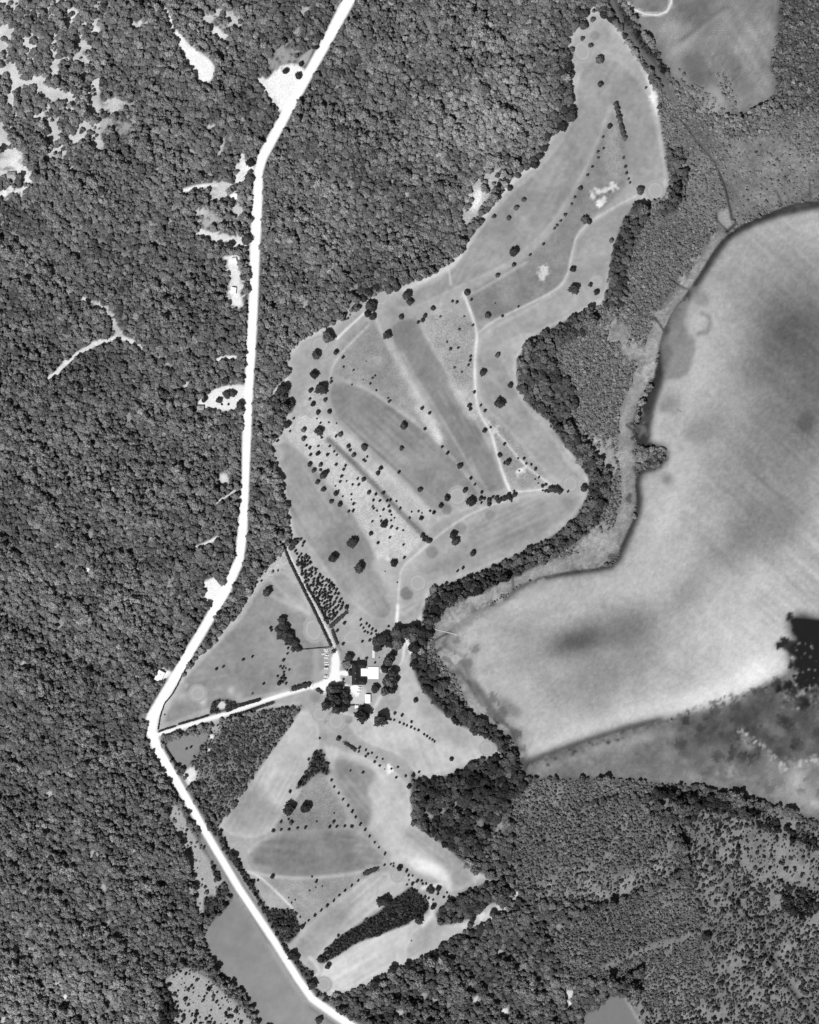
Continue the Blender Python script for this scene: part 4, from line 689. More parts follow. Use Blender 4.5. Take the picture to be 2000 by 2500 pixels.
# ------------------------------------------------------------------ woods that read as one mass (geometry-node instances)
def scatter_group(name, meshes):
    ng = bpy.data.node_groups.new(name, 'GeometryNodeTree'); ng.interface.new_socket('Geometry', in_out='INPUT', socket_type='NodeSocketGeometry'); ng.interface.new_socket('Geometry', in_out='OUTPUT', socket_type='NodeSocketGeometry')
    gi = ng.nodes.new('NodeGroupInput'); go = ng.nodes.new('NodeGroupOutput'); ip = ng.nodes.new('GeometryNodeInstanceOnPoints'); jn = ng.nodes.new('GeometryNodeJoinGeometry')
    for me in reversed(meshes):
        ob = bpy.data.objects.new(me.name, me); oi = ng.nodes.new('GeometryNodeObjectInfo'); oi.inputs['Object'].default_value = ob; oi.inputs['As Instance'].default_value = True
        ng.links.new(oi.outputs['Geometry'], jn.inputs[0])
    def attr(n, t):
        a = ng.nodes.new('GeometryNodeInputNamedAttribute'); a.data_type = t; a.inputs['Name'].default_value = n; return next(o for o in a.outputs if o.enabled and o.name == 'Attribute')
    ip.inputs['Pick Instance'].default_value = True
    ng.links.new(gi.outputs[0], ip.inputs['Points']); ng.links.new(jn.outputs[0], ip.inputs['Instance']); ng.links.new(attr('pick', 'INT'), ip.inputs['Instance Index'])
    ng.links.new(attr('turn', 'FLOAT_VECTOR'), ip.inputs['Rotation']); ng.links.new(attr('size', 'FLOAT_VECTOR'), ip.inputs['Scale']); ng.links.new(ip.outputs[0], go.inputs[0]); return ng
GN_TALL = scatter_group('tall_wood', TALL); GN_SCRUB = scatter_group('scrub_wood', SCRUB)
def stuff_points(name, pts, rad, leaf, ng, nproto, label, cat, hs=1.0):
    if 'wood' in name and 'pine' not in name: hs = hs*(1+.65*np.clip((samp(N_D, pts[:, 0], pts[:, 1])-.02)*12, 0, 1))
    n = len(pts)
    if not n: return
    me = bpy.data.meshes.new(name); me.vertices.add(n); co = np.column_stack([(pts[:, 0]-1000)*.5, (1250-pts[:, 1])*.5, np.zeros(n)]); me.vertices.foreach_set('co', co.astype(np.float32).ravel())
    r = np.random.default_rng(n); R = rad*.5
    def add(nm, t, v, key='value'): a = me.attributes.new(nm, t, 'POINT'); a.data.foreach_set(key, v.ravel())
    add('pick', 'INT', r.integers(0, nproto, n).astype(np.int32)); add('turn', 'FLOAT_VECTOR', np.column_stack([np.zeros(n), np.zeros(n), r.uniform(0, 6.28, n)]).astype(np.float32), 'vector')
    hz = R*hs*r.uniform(.62, 1.12, n); add('size', 'FLOAT_VECTOR', np.column_stack([R*r.uniform(.9, 1.12, n), R*r.uniform(.9, 1.12, n), hz]).astype(np.float32), 'vector'); add('leaf_tone', 'FLOAT', leaf.astype(np.float32))
    o = bpy.data.objects.new(name, me); md = o.modifiers.new('trees', 'NODES'); md.node_group = ng
    return link(o, kind='stuff', label=label, cat=cat)
def candidates(rad_lo, rad_hi, pitch, seed):
    r = np.random.default_rng(seed); xs = np.arange(-130, 2130, pitch); ys = np.arange(-130, 2630, pitch*.88); sx, sy = np.meshgrid(xs, ys); sx = sx+(np.arange(len(ys)) % 2)[:, None]*pitch*.5
    sx = (sx+r.uniform(-.42, .42, sx.shape)*pitch).ravel(); sy = (sy+r.uniform(-.42, .42, sy.shape)*pitch).ravel()
    ci = np.clip(((sx-X0)/CS).astype(int), 0, CW-1); cj = np.clip(((sy-Y0)/CS).astype(int), 0, CH-1); R = RAD[cj, ci]; d = DENS[cj, ci]
    ok = (R >= rad_lo) & (R < rad_hi) & (r.random(len(sx)) < d); sx, sy, R = sx[ok], sy[ok], R[ok]
    for a in range(6):                                             # keep crowns off open ground and water
        if a == 0: jf = r.uniform(.0, .75, len(sx))
        dx, dy = math.cos(a*1.047)*R*jf, math.sin(a*1.047)*R*jf
        q = DENS[np.clip(((sy+dy-Y0)/CS).astype(int), 0, CH-1), np.clip(((sx+dx-X0)/CS).astype(int), 0, CW-1)] > .01
        sx, sy, R, jf = sx[q], sy[q], R[q], jf[q]
    q = ~inside(sx, sy, lake_poly); return sx[q], sy[q], R[q]
ALLP = []
for lo, hi, pitch, seed in ((0, 2.75, 4.3, 1), (2.75, 3.3, 5.2, 2), (3.3, 3.9, 6.0, 3), (3.9, 5.0, 7.0, 4), (5.0, 5.9, 6.5, 5), (5.9, 7.0, 8.6, 7), (7.0, 12, 10.5, 6)):
    ALLP.append(candidates(lo, hi, pitch, seed))
sx = np.concatenate([a[0] for a in ALLP]); sy = np.concatenate([a[1] for a in ALLP]); sr = np.concatenate([a[2] for a in ALLP])
OCC = []                                                           # crowns of the single trees, filled below
def finish_woods():
    global sx, sy, sr
    keep = np.ones(len(sx), bool)
    for x, y, rr in OCC: keep &= np.hypot(sx-x, sy-y) > rr*.75
    sx, sy, sr = sx[keep], sy[keep], sr[keep]
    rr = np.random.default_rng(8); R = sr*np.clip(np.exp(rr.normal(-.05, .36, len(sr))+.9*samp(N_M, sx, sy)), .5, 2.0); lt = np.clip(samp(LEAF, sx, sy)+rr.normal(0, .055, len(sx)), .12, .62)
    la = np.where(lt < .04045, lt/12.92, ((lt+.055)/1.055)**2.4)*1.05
    road_x = np.interp(sy, [p[1] for p in ROAD], [p[0] for p in ROAD]); tall = sr >= 5
    west = tall & (sx < road_x); north = tall & ~west & (sy < 1560) & (sx < np.interp(sy, [0, 150, 760, 1560], [1470, 1440, 1000, 760])); rest = tall & ~west & ~north; lakew = rest & (sy < 1850); south = rest & ~lakew
    tri = ~tall & (sx < 760) & (sy > 1650) & (sy < 2060); swamp = ~tall & ~tri & (sx > 1000) & (sy < 1900); sse = ~tall & ~tri & ~swamp & (sx > 1060); small = ~tall & ~tri & ~swamp & ~sse
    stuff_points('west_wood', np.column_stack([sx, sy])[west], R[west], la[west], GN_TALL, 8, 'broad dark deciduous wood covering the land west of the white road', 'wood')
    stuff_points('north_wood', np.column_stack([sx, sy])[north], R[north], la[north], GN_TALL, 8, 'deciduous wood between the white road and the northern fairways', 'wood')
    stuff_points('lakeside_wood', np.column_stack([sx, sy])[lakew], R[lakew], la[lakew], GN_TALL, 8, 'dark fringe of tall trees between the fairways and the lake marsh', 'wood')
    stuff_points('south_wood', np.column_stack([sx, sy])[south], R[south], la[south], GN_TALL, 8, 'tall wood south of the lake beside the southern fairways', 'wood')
    stuff_points('young_pine_wood', np.column_stack([sx, sy])[tri], R[tri], la[tri], GN_SCRUB, 4, 'triangle of close young pines between driveway and road', 'wood', 1.0)
    stuff_points('swamp_scrub', np.column_stack([sx, sy])[swamp], R[swamp], la[swamp], GN_SCRUB, 4, 'low swamp scrub on the wet ground around the lake', 'scrub', 1.0)
    stuff_points('plantation_scrub', np.column_stack([sx, sy])[sse], R[sse], la[sse], GN_SCRUB, 4, 'rows and thickets of small conifers south of the lake', 'scrub', 1.15)
    stuff_points('thicket', np.column_stack([sx, sy])[small], R[small], la[small], GN_SCRUB, 4, 'dense dark strips and thickets of young conifers between southern fairways', 'thicket', 1.0)

# ------------------------------------------------------------------ single trees
CRN = {k: protos('crown_'+k, MAT[k], 5, nlobe=8, nleaf=240, leaf=.17, zc=.92, zr=.62) for k in ('leaf_dark', 'leaf', 'leaf_pale')}
SML = {k: protos('small_crown_'+k, MAT[k], 4, nlobe=4, nleaf=70, leaf=.26, zc=.85, zr=.7, spread=.36, cone=.5, low=True) for k in ('leaf_dark', 'leaf', 'leaf_pale')}
BSH = {k: protos('bush_'+k, MAT[k], 4, nlobe=4, nleaf=60, leaf=.28, zc=.5, zr=.5, spread=.4, low=True) for k in ('leaf_dark', 'leaf', 'leaf_pale')}
TRK = [trunk_mesh('trunk_%d' % k, k, MAT['bark']) for k in range(3)]
TR = random.Random(11)
def trees(z, lst, label, group=None, name='broadleaf_tree', cat='tree', mat='leaf_dark', hs=.88, rs=1.0):
    f = ZO[z][2]
    for t in lst:
        (x, y), = P(z, [t[:2]]); r = t[2]*f*rs*(1.06 if t[2]*f < 6 else 1.0); m = t[3] if len(t) > 3 else mat; lab = t[4] if len(t) > 4 else label; grp = group
        if callable(lab): lab, grp = lab(x, y, t[2])
        x += SUN_DIR2[0]*r*.18; y -= SUN_DIR2[1]*r*.18; OCC.append((x, y, r)); R = r*.5; wx, wy = W((x, y)); g = grp if len(t) <= 4 else None
        a = TR.uniform(0, 6.28); hz = R*hs*TR.uniform(.9, 1.15)
        if R < 1.9:
            o = bpy.data.objects.new('bush' if cat == 'bush' else name, TR.choice(BSH[m])); o.location = (wx, wy, 0); o.rotation_euler[2] = a; o.scale = (R*1.1, R*1.05, hz*1.15); link(o, None, None, lab, cat, g)
        else:
            e = bpy.data.objects.new(name, None); e.empty_display_size = .5; e.location = (wx, wy, 0); e.rotation_euler[2] = a; e.scale = (R, R*TR.uniform(.9, 1.08), hz); link(e, None, None, lab, cat, g)
            link(bpy.data.objects.new('trunk', TR.choice(TRK)), e); link(bpy.data.objects.new('crown', TR.choice((CRN if R > 2.9 else SML)[m])), e)
def along(z, pts, n, r, jit=0):
    p = pts; seg = [math.hypot(b[0]-a[0], b[1]-a[1]) for a, b in zip(p[:-1], p[1:])]; tot = sum(seg); out = []
    for k in range(n):
        d = tot*k/(n-1); i = 0
        while i < len(seg)-1 and d > seg[i]: d -= seg[i]; i += 1
        t = d/seg[i]; out.append((p[i][0]+(p[i+1][0]-p[i][0])*t+TR.uniform(-jit, jit), p[i][1]+(p[i+1][1]-p[i][1])*t+TR.uniform(-jit, jit), r*TR.uniform(.85, 1.15)))
    return out
# north arm of the links
trees('C', [(1330,495,42),(1345,580,40),(1290,610,45),(1325,695,40,'leaf'),(1350,765,38,'leaf'),(1280,760,45,'leaf'),(1350,840,48,'leaf'),(1310,925,38),(1375,915,35),(1365,975,56,'leaf'),(1290,1065,48),(1215,970,45,'leaf'),(1245,870,40,'leaf'),(1465,120,50),(1465,215,45,'leaf'),(1395,210,45,'leaf'),(1130,1240,40),(1095,1310,40),(1055,1385,40),(980,1400,40,'leaf'),(1420,90,36),(1190,1050,40,'leaf'),(1170,1130,38)],
      'round crowned tree on the edge of the north wood beside the narrow top fairway', 'edge trees of the north wood')
trees('C', [(1640,120,45),(1700,160,40),(1615,60,22)], 'dark tree at the top of the belt beside the narrow northern tip of grass', 'belt top trees')
trees('C', [(1550,95,18),(1540,165,25),(1458,327,20),(1525,380,22),(1365,420,26)], 'small grey tree near the ringed green at the northern tip', 'trees by the northern green', mat='leaf')
trees('C', [(1600,505,40,'leaf','round grey tree alone on the fairway below the northern ringed green'),(1607,710,28,'leaf','small grey tree alone on the upper fairway between the two woods'),(1685,1065,25,'leaf_dark','dark tree on the fairway edge at the head of the sandy rough')], '')
trees('C', [(1628,1155,14),(1632,1252,14),(1585,1280,16),(1590,1330,14),(1540,1405,15),(1500,1475,15),(1440,1585,20),(1392,1662,14),(1365,1720,14),(1312,1810,18),(1272,1862,14),(1242,1900,16),(1220,1925,14),(1130,2057,18),(1015,2145,15)],
      'small bush in the row dividing the upper fairway from the rough', 'bushes along the scalloped rough edge', 'bush', 'bush', 'leaf')
trees('C', [(960,1680,22),(903,1752,24),(835,1837,20),(713,1822,19)], 'small tree in the loose cluster on the upper fairway beside the sandy clearing', 'small trees on the upper fairway', mat='leaf')
trees('C', [(880,2118,46,'leaf_dark','large black round tree in the middle of the upper fairway'),(820,1515,38,'leaf_dark','dark tree beside the sandy clearing at the wood edge'),(845,1585,28,'leaf_dark','smaller tree next to the sandy clearing by the fairway edge'),(915,1480,28,'leaf','grey tree at the wood edge above the sandy clearing'),(1480,1850,38,'leaf','pale grey tree of the pair at the bend of the footpath'),(1515,1865,28,'leaf_dark','dark tree of the pair at the bend of the footpath')], '')
trees('D', along('D', [(15,880),(40,980),(60,1080),(85,1165)], 9, 24, 3), 'grey shrub in the long narrow belt between the two northern fairways', 'narrow shrub belt', 'shrub', 'bush', 'leaf')
trees('D', [(75,1330,15),(95,1405,18),(102,1460,16),(118,1508,14),(130,1540,14)], 'small bush in the short row leading from the sandy rough to the ringed green', 'short bush row', 'bush', 'bush', 'leaf')
trees('D', [(220,1607,38,'leaf','round grey tree beside the ringed green at the lake end'),(265,740,13,'leaf','tiny bush on the bright sandy strip of the eastern fairway')], '')
trees('D', [(520,1430,26),(500,1500,28),(460,1270,24),(455,1220,16),(480,1320,26),(530,1560,28),(90,310,26),(170,220,24),(60,220,22)], 'leafy tree on the swamp edge beside the eastern fairway', 'swamp edge trees', mat='leaf')
# central links
trees('E', [(1375,540,28,'leaf_dark','oval tree on the lower eastern fairway beside the curved path'),(1390,705,46,'leaf_dark','large dark tree on the eastern fairway left of the small white green'),(1525,672,20,'leaf_dark','small tree touching the small white ringed green'),(1578,735,28,'leaf_dark','dark flat tree just below the small white ringed green'),(1700,720,30,'leaf','tree on the wood corner right of the small white ringed green'),(485,740,30,'leaf_dark','dark tree at the head of the pale footpath'),(1700,300,22,'leaf','small tree on the bright eastern edge of the lower fairway'),(660,935,28,'leaf','sprawling low thicket in the rough right of the footpath')], '')
trees('E', [(880,505,20),(742,595,20),(360,815,14),(400,820,16),(1015,425,15)], 'small bush on the boundary between upper fairway and middle rough', 'bushes on the middle rough boundary', 'bush', 'bush', 'leaf')
trees('E', [(200,872,20),(130,935,20),(112,970,20),(73,990,18)], 'small dark tree in the ragged row crossing between two fairways', 'ragged cross row', mat='leaf_dark')
trees('E', [(917,858,13),(782,937,16),(532,1015,14)], 'small bush standing beside the forked pale footpath', 'bushes by the forked footpath', 'bush', 'bush', 'leaf_dark')
trees('E', [(262,940,12),(720,830,8),(410,1207,14),(420,1050,14),(315,1155,12),(440,1408,12),(460,940,10),(520,800,14),(380,1370,12),(345,1215,16)], 'tiny bush in the speckled triangle of rough left of the footpath', 'bushes in the speckled triangle', 'bush', 'bush', 'leaf')
trees('E', [(742,1268,24,'leaf','grey tree at the end of the short ditch by the lakeside wood'),(617,1412,33,'leaf_dark','mid sized dark tree beside the footpath in the lakeside fairway'),(848,1520,26,'leaf_dark','dark tree close to the wood on the lakeside fairway'),(758,1668,47,'leaf_dark','largest black spiky tree on the lakeside fairway')], '')
trees('E', [(515,1275,14),(510,1310,15),(495,1350,15),(545,1578,15),(505,1690,20),(512,1722,18),(600,1690,14),(635,1735,18),(685,1872,12),(633,1900,22)], 'small dark tree hugging the pale footpath between the dark and lakeside fairways', 'trees along the pale footpath', mat='leaf_dark')
trees('E', [(105,1715,18),(168,1755,17),(130,1888,15),(275,2040,14),(320,2090,18)], 'small dark tree in the narrow rough between the two dark fairways', 'trees between the dark fairways', mat='leaf_dark')
trees('E', [(800,2015,18),(760,2105,20)], 'dark bush in the speckled wedge right of the footpath', 'bushes in the speckled wedge', 'bush', 'bush', 'leaf_dark')
trees('E', [(1190,1867,15),(1218,1885,16),(1218,1835,12)], 'small bush of the cluster on the blazing white wood edge', 'bush cluster at the white edge', 'bush', 'bush', 'leaf')
trees('H', [(425,475,26,'leaf_dark','round dark tree between the two dark fairways near their foot')], '')
trees('H', [(515,578,16),(550,630,14),(608,697,18)], 'small tree in the line running down to the hedge of round trees', 'trees down to the round row', mat='leaf_dark')
trees('H', [(830,440,30),(800,450,16),(965,412,16),(985,455,12),(1025,465,13),(1060,502,18),(1090,570,12),(1058,587,9),(1085,620,8),(925,515,8),(915,410,10)], 'bush along the wedge of rough beside the bright lakeside path', 'bushes of the lakeside wedge', 'bush', 'bush', 'leaf_dark')
trees('H', [(1120,645,18),(1150,630,15),(1145,685,16),(1170,690,18),(1195,668,32),(1235,672,34),(1268,685,26),(1122,680,10)], 'dark tree in the clump beside the lakeside double ringed green', 'clump by the double ringed green', mat='leaf_dark')
trees('H', [(1468,660,34,'leaf_dark','round tree right of the double ringed green at the wood edge'),(1335,688,12,'leaf_dark','tiny black bush on the rim of the double ringed green')], '')
trees('H', [(600,750,20),(630,750,18),(605,785,14),(672,765,22),(672,795,20),(700,738,18),(735,745,22),(750,770,20),(795,750,26),(770,755,20),(835,722,24),(850,745,20),(885,715,24),(880,685,12),(860,770,10),(820,740,20)], 'dark round tree in the curved row closing the foot of the dark fairways', 'curved row of round trees', mat='leaf_dark')
trees('H', [(522,772,46,'leaf_dark','largest black tree at the left end of the curved row'),(467,678,24,'leaf_dark','dark tree on the upper right rim of the large pale green'),(320,742,30,'leaf_dark','dark oval tree on the left rim of the large pale green'),(265,808,22,'leaf_dark','dark tree touching the round dark grass patch'),(92,672,20,'leaf_dark','small dark tree alone near the foot of the wide dark fairway'),(370,1052,36,'leaf_dark','upper black tree of the pair on the southern fairway'),(392,1108,40,'leaf_dark','lower black tree of the pair on the southern fairway'),(535,1210,30,'leaf_dark','round dark tree alone right of the black pair'),(450,1333,16,'leaf_dark','larger of two little trees by the lakeside wood'),(405,1358,14,'leaf_dark','smaller of two little trees by the lakeside wood')], '')
# western links
def sandy(x, y, r):
    (ax, ay), (bx, by) = P('V', [(692, 925), (905, 1140)]); d = ((bx-ax)*(y-ay)-(by-ay)*(x-ax))/math.hypot(bx-ax, by-ay); sz = 'tiny' if r < 12.5 else ('small' if r < 17 else 'plump')
    wh = ('on the strip of sandy rough beside the wide dark fairway', 'strip by the dark fairway') if d < -9 else (('right on the straight ditch through the sandy rough', 'on the straight ditch') if d < 9 else ('on the sandy rough between ditch and south-western fairway', 'between ditch and south-western fairway'))
    return '%s round bush %s' % (sz, wh[0]), '%s bushes %s' % (sz, wh[1])
trees('F', [(695,592,58,'leaf','largest round grey tree beside the north-western green'),(597,745,44,'leaf_dark','big dark tree below the north-western green'),(763,725,25,'leaf_dark','small dark tree beside the diagonal path of the north-western green'),(580,908,38,'leaf_dark','squarish dark tree on the western tongue of grass'),(645,1025,54,'leaf_dark','black double crowned tree at the head of the wide dark fairway'),(1195,575,38,'leaf_dark','dark tree at the head of the narrow dark fairway'),(1310,425,25,'leaf_dark','small dark tree alone below the north wood corner green'),(1360,240,44,'leaf_dark','upper tree of the joined pair beside the north wood corner green'),(1385,297,34,'leaf_dark','lower tree of the joined pair beside the north wood corner green'),(1335,1342,34,'leaf_dark','triangular clump of dark trees on the wide dark fairway'),(1002,1522,30,'leaf_dark','dark tree on the left edge of the wide dark fairway'),(1470,1880,20,'leaf_dark','small tree with a pale halo low on the wide dark fairway')], '')
trees('F', [(1578,355,19,),(1640,425,10)], 'small tree left of the head of the pale footpath', 'trees left of the footpath head', mat='leaf_dark')
trees('F', [(1050,215,42),(1100,175,36),(1210,195,40,'leaf'),(1270,185,36),(985,195,40),(1000,270,36),(1050,325,44),(1085,310,30),(1075,425,32),(1030,400,32),(935,350,38,'leaf'),(1075,350,34)], 'dark tree in the knot at the wood corner above the north-western fairways', 'wood corner knot')
trees('F', [(320,1030,55,'leaf_dark','big dark tree pushing out of the western belt into the grass'),(375,1155,48,'leaf_dark','rough dark tree below it on the western belt edge')], '')
trees('F', [(548,1045,22),(567,1162,24),(670,1125,19),(705,1222,20),(612,1230,20),(540,1118,15,'leaf')], 'bush on the sandy knoll between western tongue and wide dark fairway', 'knoll bushes', 'bush', 'bush', 'leaf_dark')
trees('F', [(350,1335,34,'leaf_dark','ragged dark tree on the white sand at the western belt'),(625,1385,42,'leaf_dark','dark ragged clump at the head of the sandy rough'),(655,1757,34,'leaf_dark','largest dark clump in the middle of the sandy rough'),(680,1735,26,'leaf_dark','dark tree joined to the largest clump of the sandy rough')], '')
trees('F', [(405,1282,12),(373,1390,11),(490,1375,24,'leaf'),(490,1450,22,'leaf'),(800,1415,22,'leaf'),(760,1432,14),(268,1470,14),(708,1515,14),(612,1515,12),(540,1530,17),(512,1510,12),(545,1588,15),(608,1577,18),(690,1588,16),(865,1515,18),(880,1550,14),(910,1590,18,'leaf'),(1025,1605,11),(993,1630,14),(1008,1642,12),(1137,1700,18),(1115,1742,18),(542,1668,22),(575,1718,20),(632,1672,18,'leaf'),(630,1715,15),(762,1672,16),(840,1680,14),(825,1712,14),(808,1770,16),(607,1818,21),(655,1877,20),(795,1815,14),(850,1810,9),(900,1840,12),(952,1840,14),(760,1915,22),(780,1895,14),(995,1795,18),(942,1790,14),(1040,1905,18),(1095,1920,14),(1160,1908,16),(722,1982,18),(793,2005,22),(908,2002,16),(868,2065,14),(905,2060,16),(1075,1972,14),(1130,1975,14),(1190,1975,14),(1218,1970,16),(1205,2022,14),(1160,2050,14),(1068,2025,12),(1078,2040,12),(1105,2058,10),(1215,2065,14),(1300,2042,14),(1228,2095,10),(1270,1980,10),(1398,2067,9),(1455,2063,11),(1485,2078,8),(1478,2122,18),(630,1320,12),(700,1315,9),(765,1322,8),(600,1283,8),(640,1445,12),(745,1560,12),(768,1588,11),(890,1920,10),(890,1965,8),(818,1938,9),(755,1850,8)],
      sandy, None, 'bush', 'bush', 'leaf_dark', rs=1.05)
trees('I', [(1165,448,30),(1175,432,22),(1140,420,12),(1225,472,16),(1275,485,14,'leaf'),(1325,498,10),(1253,395,9),(1225,415,10),(1135,380,8),(1065,425,12,'leaf'),(1380,395,12),(1210,340,12,'leaf')], sandy, None, 'bush', 'bush', 'leaf_dark', rs=1.05)
trees('F', [(1315,1532,20),(1292,1735,18)], 'little double bush in the open middle of the wide dark fairway', 'double bushes', 'bush', 'bush', 'leaf_dark')
trees('F', [(1553,2060,12),(1585,2075,18),(1645,2015,22)], 'dark bush in the trio left of the large pale green', 'trio left of the large green', 'bush', 'bush', 'leaf_dark')
trees('F', [(1485,1195,16),(1548,1237,15),(1510,1370,14),(1200,1110,10),(1210,1140,18,'leaf'),(1050,990,14,'leaf'),(1068,942,12,'leaf'),(1090,920,10),(910,873,11),(825,848,10),(720,945,12),(720,975,18,'leaf'),(820,770,18,'leaf'),(895,997,9),(1655,1522,14),(1700,1575,18),(1015,800,6),(990,955,6),(1100,1045,10)], 'small bush in the grey triangle of rough between the dark fairways', 'bushes of the grey triangle', 'bush', 'bush', 'leaf_dark')
trees('I', [(1055,525,19),(1213,560,14),(1115,605,16),(1330,620,12),(1335,730,16),(1175,845,6),(1278,937,8)], 'small dark tree on the plain grass below the sandy rough', 'trees below the sandy rough', mat='leaf_dark')
trees('I', [(905,602,47,'leaf_dark','large round tree with a pale sunny side on the south-western fairway'),(742,725,46,'leaf_dark','black tree with a thin pale lower side on the south-western fairway'),(965,810,50,'leaf_dark','double crowned black tree on the south-western fairway'),(1250,775,34,'leaf_dark','dark tree beside the white scar on plain grass'),(188,1015,43,'leaf_dark','large dark tree on the field inside the pale arc'),(92,938,15,'leaf_dark','larger of two small trees near the rough top of the field'),(135,923,11,'leaf_dark','smaller of two small trees near the rough top of the field')], '')
for k in range(7): trees('I', [(1490+k*11+TR.uniform(-8,8), 552+k*7+TR.uniform(-14,14), 20)], 'scrubby bush of the thicket at the end of the straight ditch', 'ditch end thicket', 'bush', 'bush', 'leaf_dark')
# nursery beside the double hedge
NUR = [(405,670),(520,695),(570,800),(640,880),(700,920),(750,960),(800,1070),(830,1120),(790,1180),(700,1290),(640,1200),(560,1060),(500,930),(450,820)]
cand = []; RN = random.Random(5)
for _ in range(6000):
    x, y = RN.uniform(400, 850), RN.uniform(660, 1300)
    if inside(np.array([x]), np.array([y]), NUR)[0] and all(math.hypot(x-a, y-b) > 24 for a, b in cand): cand.append((x, y))
for x, y in cand:
    dl = x-(405+(y-670)*.475); q = 'young tree in the nursery rank right against the lane hedge' if dl < 38 else ('young tree in the middle ranks of the nursery block' if dl < 95 else 'young tree in the outer nursery ranks facing the fairway')
    trees('I', [(x, y, RN.uniform(14, 19))], q, 'nursery trees '+('by the hedge' if dl < 38 else ('in the middle' if dl < 95 else 'facing the fairway')), 'young_tree', 'tree', 'leaf_dark')
trees('I', [(465,575,18,'leaf'),(490,600,18),(440,575,14,'leaf'),(480,630,12,'leaf'),(410,600,34),(390,640,30)], 'tree at the head of the nursery where the belt ends', 'nursery head trees')
trees('I', [(583,817,9),(550,830,14),(628,887,11),(545,765,12),(515,725,18),(725,965,19),(850,1145,21),(820,1120,10)], 'young tree standing loose on the grass side of the nursery', 'loose nursery trees', 'young_tree', 'tree', 'leaf_dark')
# clubhouse lawns
trees('I', [(967,1252,13),(970,1297,14),(1017,1285,13),(1040,1307,14),(992,1320,12),(1065,1332,14),(1003,1350,13),(1028,1360,12),(1058,1370,13),(1095,1348,14)], 'little round tree of the staggered grid on the clubhouse lawn', 'staggered grid of trees', 'young_tree', 'tree', 'leaf_dark')
trees('I', [(1203,1307,12),(983,1435,13),(1047,1425,18,'leaf'),(832,1280,17),(772,1343,18),(822,1455,17)], 'small tree spaced around the putting lawn north of the clubhouse', 'putting lawn trees', mat='leaf_dark')
trees('K', [(420,220,50),(470,205,50),(430,270,42),(530,235,42),(590,140,58,'leaf'),(590,235,52,'leaf'),(665,140,58),(735,115,55),(725,180,50,'leaf'),(800,140,46),(855,155,42),(740,265,58),(800,210,42),(850,90,36),(500,180,40)], 'broad tree in the dark grove over the path north-east of the clubhouse', 'grove over the path', rs=1.08)
trees('S', [(1540,340,85),(1470,440,110,'leaf'),(1400,600,105),(1550,720,110),(1470,860,140,'leaf'),(1580,880,90),(1380,1080,100,'leaf'),(1540,1060,85)], 'tall tree in the narrow screen between clubhouse terrace and fairway', 'terrace screen trees', hs=1.3, rs=1.08)
trees('S', [(640,370,95,'leaf_dark','black tree at the north-west corner of the clubhouse'),(585,530,105,'leaf_pale','pale leafed tree beside the forecourt in front of the clubhouse'),(820,425,38,'leaf_dark','small black tree behind the clubhouse north wing'),(990,415,42,'leaf','small grey tree behind the clubhouse north wing'),(1175,495,28,'leaf_dark','small bush on the lawn above the white terrace'),(1260,388,15,'leaf_dark','tiny bush on the lawn above the terrace'),(510,850,28,'leaf_dark','small bush on the lawn left of the clubhouse'),(655,705,50,'leaf_dark','dark tree at the clubhouse entrance'),(585,655,26,'leaf_dark','bush beside the clubhouse entrance path'),(1190,1030,105,'leaf_dark','large black tree between terrace and white shed')], '')
trees('S', [(260,1050,100,'leaf'),(400,1030,90),(550,1110,80),(250,1200,95,'leaf'),(170,1350,110),(400,1230,115),(590,1280,80),(380,1450,105),(540,1440,90),(480,1180,90),(260,1320,90)], 'huge old tree in the great clump by the driveway forecourt', 'great forecourt clump', hs=1.25, rs=1.12)
trees('S', [(930,1585,155,'leaf_dark','big isolated black tree south of the white shed'),(1310,1665,155,'leaf_dark','big isolated dark tree at the head of the small tree row')], '', hs=1.1)
trees('K', [(742,720,22,'leaf_dark','small tree alone on the lakeside lawn fairway'),(567,833,16,'leaf','small grey tree next to the big isolated dark tree'),(628,848,18,'leaf_dark','small tree just above the single file of round trees'),(705,905,14,'leaf_dark','small tree sitting above the middle of the single file'),(95,1043,20,'leaf_dark','small dark tree above the short clipped hedge'),(1045,1215,19,'leaf_dark','tree at the wood mouth near the lakeside green'),(687,1447,22,'leaf_dark','dark tree against the western corner of the south wood'),(770,1327,14,'leaf_dark','small tree in the notch of the south wood')], '')
trees('K', [(535,885,11),(560,888,11),(607,910,11),(640,922,12),(668,935,12),(703,948,14),(733,963,11),(765,975,12),(815,1010,12),(838,1023,12),(860,1043,11),(882,1055,12),(900,1070,13)], 'little round tree in the single file across the lawn fairway', 'single file of round trees', 'young_tree', 'tree', 'leaf_dark')
trees('K', [(268,1122,14),(262,1155,13),(323,1140,12),(340,1175,13),(320,1193,12),(373,1167,11),(413,1205,11),(465,1218,10),(395,1242,14),(440,1273,12),(480,1302,6),(538,1300,10),(590,1285,12),(580,1372,12),(657,1360,13)], 'small tree in the loose diagonal scatter below the short clipped hedge', 'loose diagonal scatter', 'young_tree', 'tree', 'leaf_dark')
trees('K', [(298,1330,16),(192,1315,11)], 'small tree alone on the dark grass patch of the southern fairway', 'trees on the dark patch', mat='leaf_dark')
trees('K', [(33,1395,15),(57,1450,12),(93,1505,13),(130,1557,14),(172,1610,15),(207,1660,16),(237,1707,14),(275,1767,16),(315,1813,15),(353,1868,14),(397,1918,11),(432,1963,13),(482,2015,15)], 'round tree in the long diagonal avenue beside the triangle rough', 'diagonal avenue', mat='leaf_dark')
trees('K', [(18,1787,16),(78,1785,15),(145,1782,14),(205,1785,17)], 'round tree in the eastern half of the level row above the dark oval fairway', 'level row, east', mat='leaf_dark')
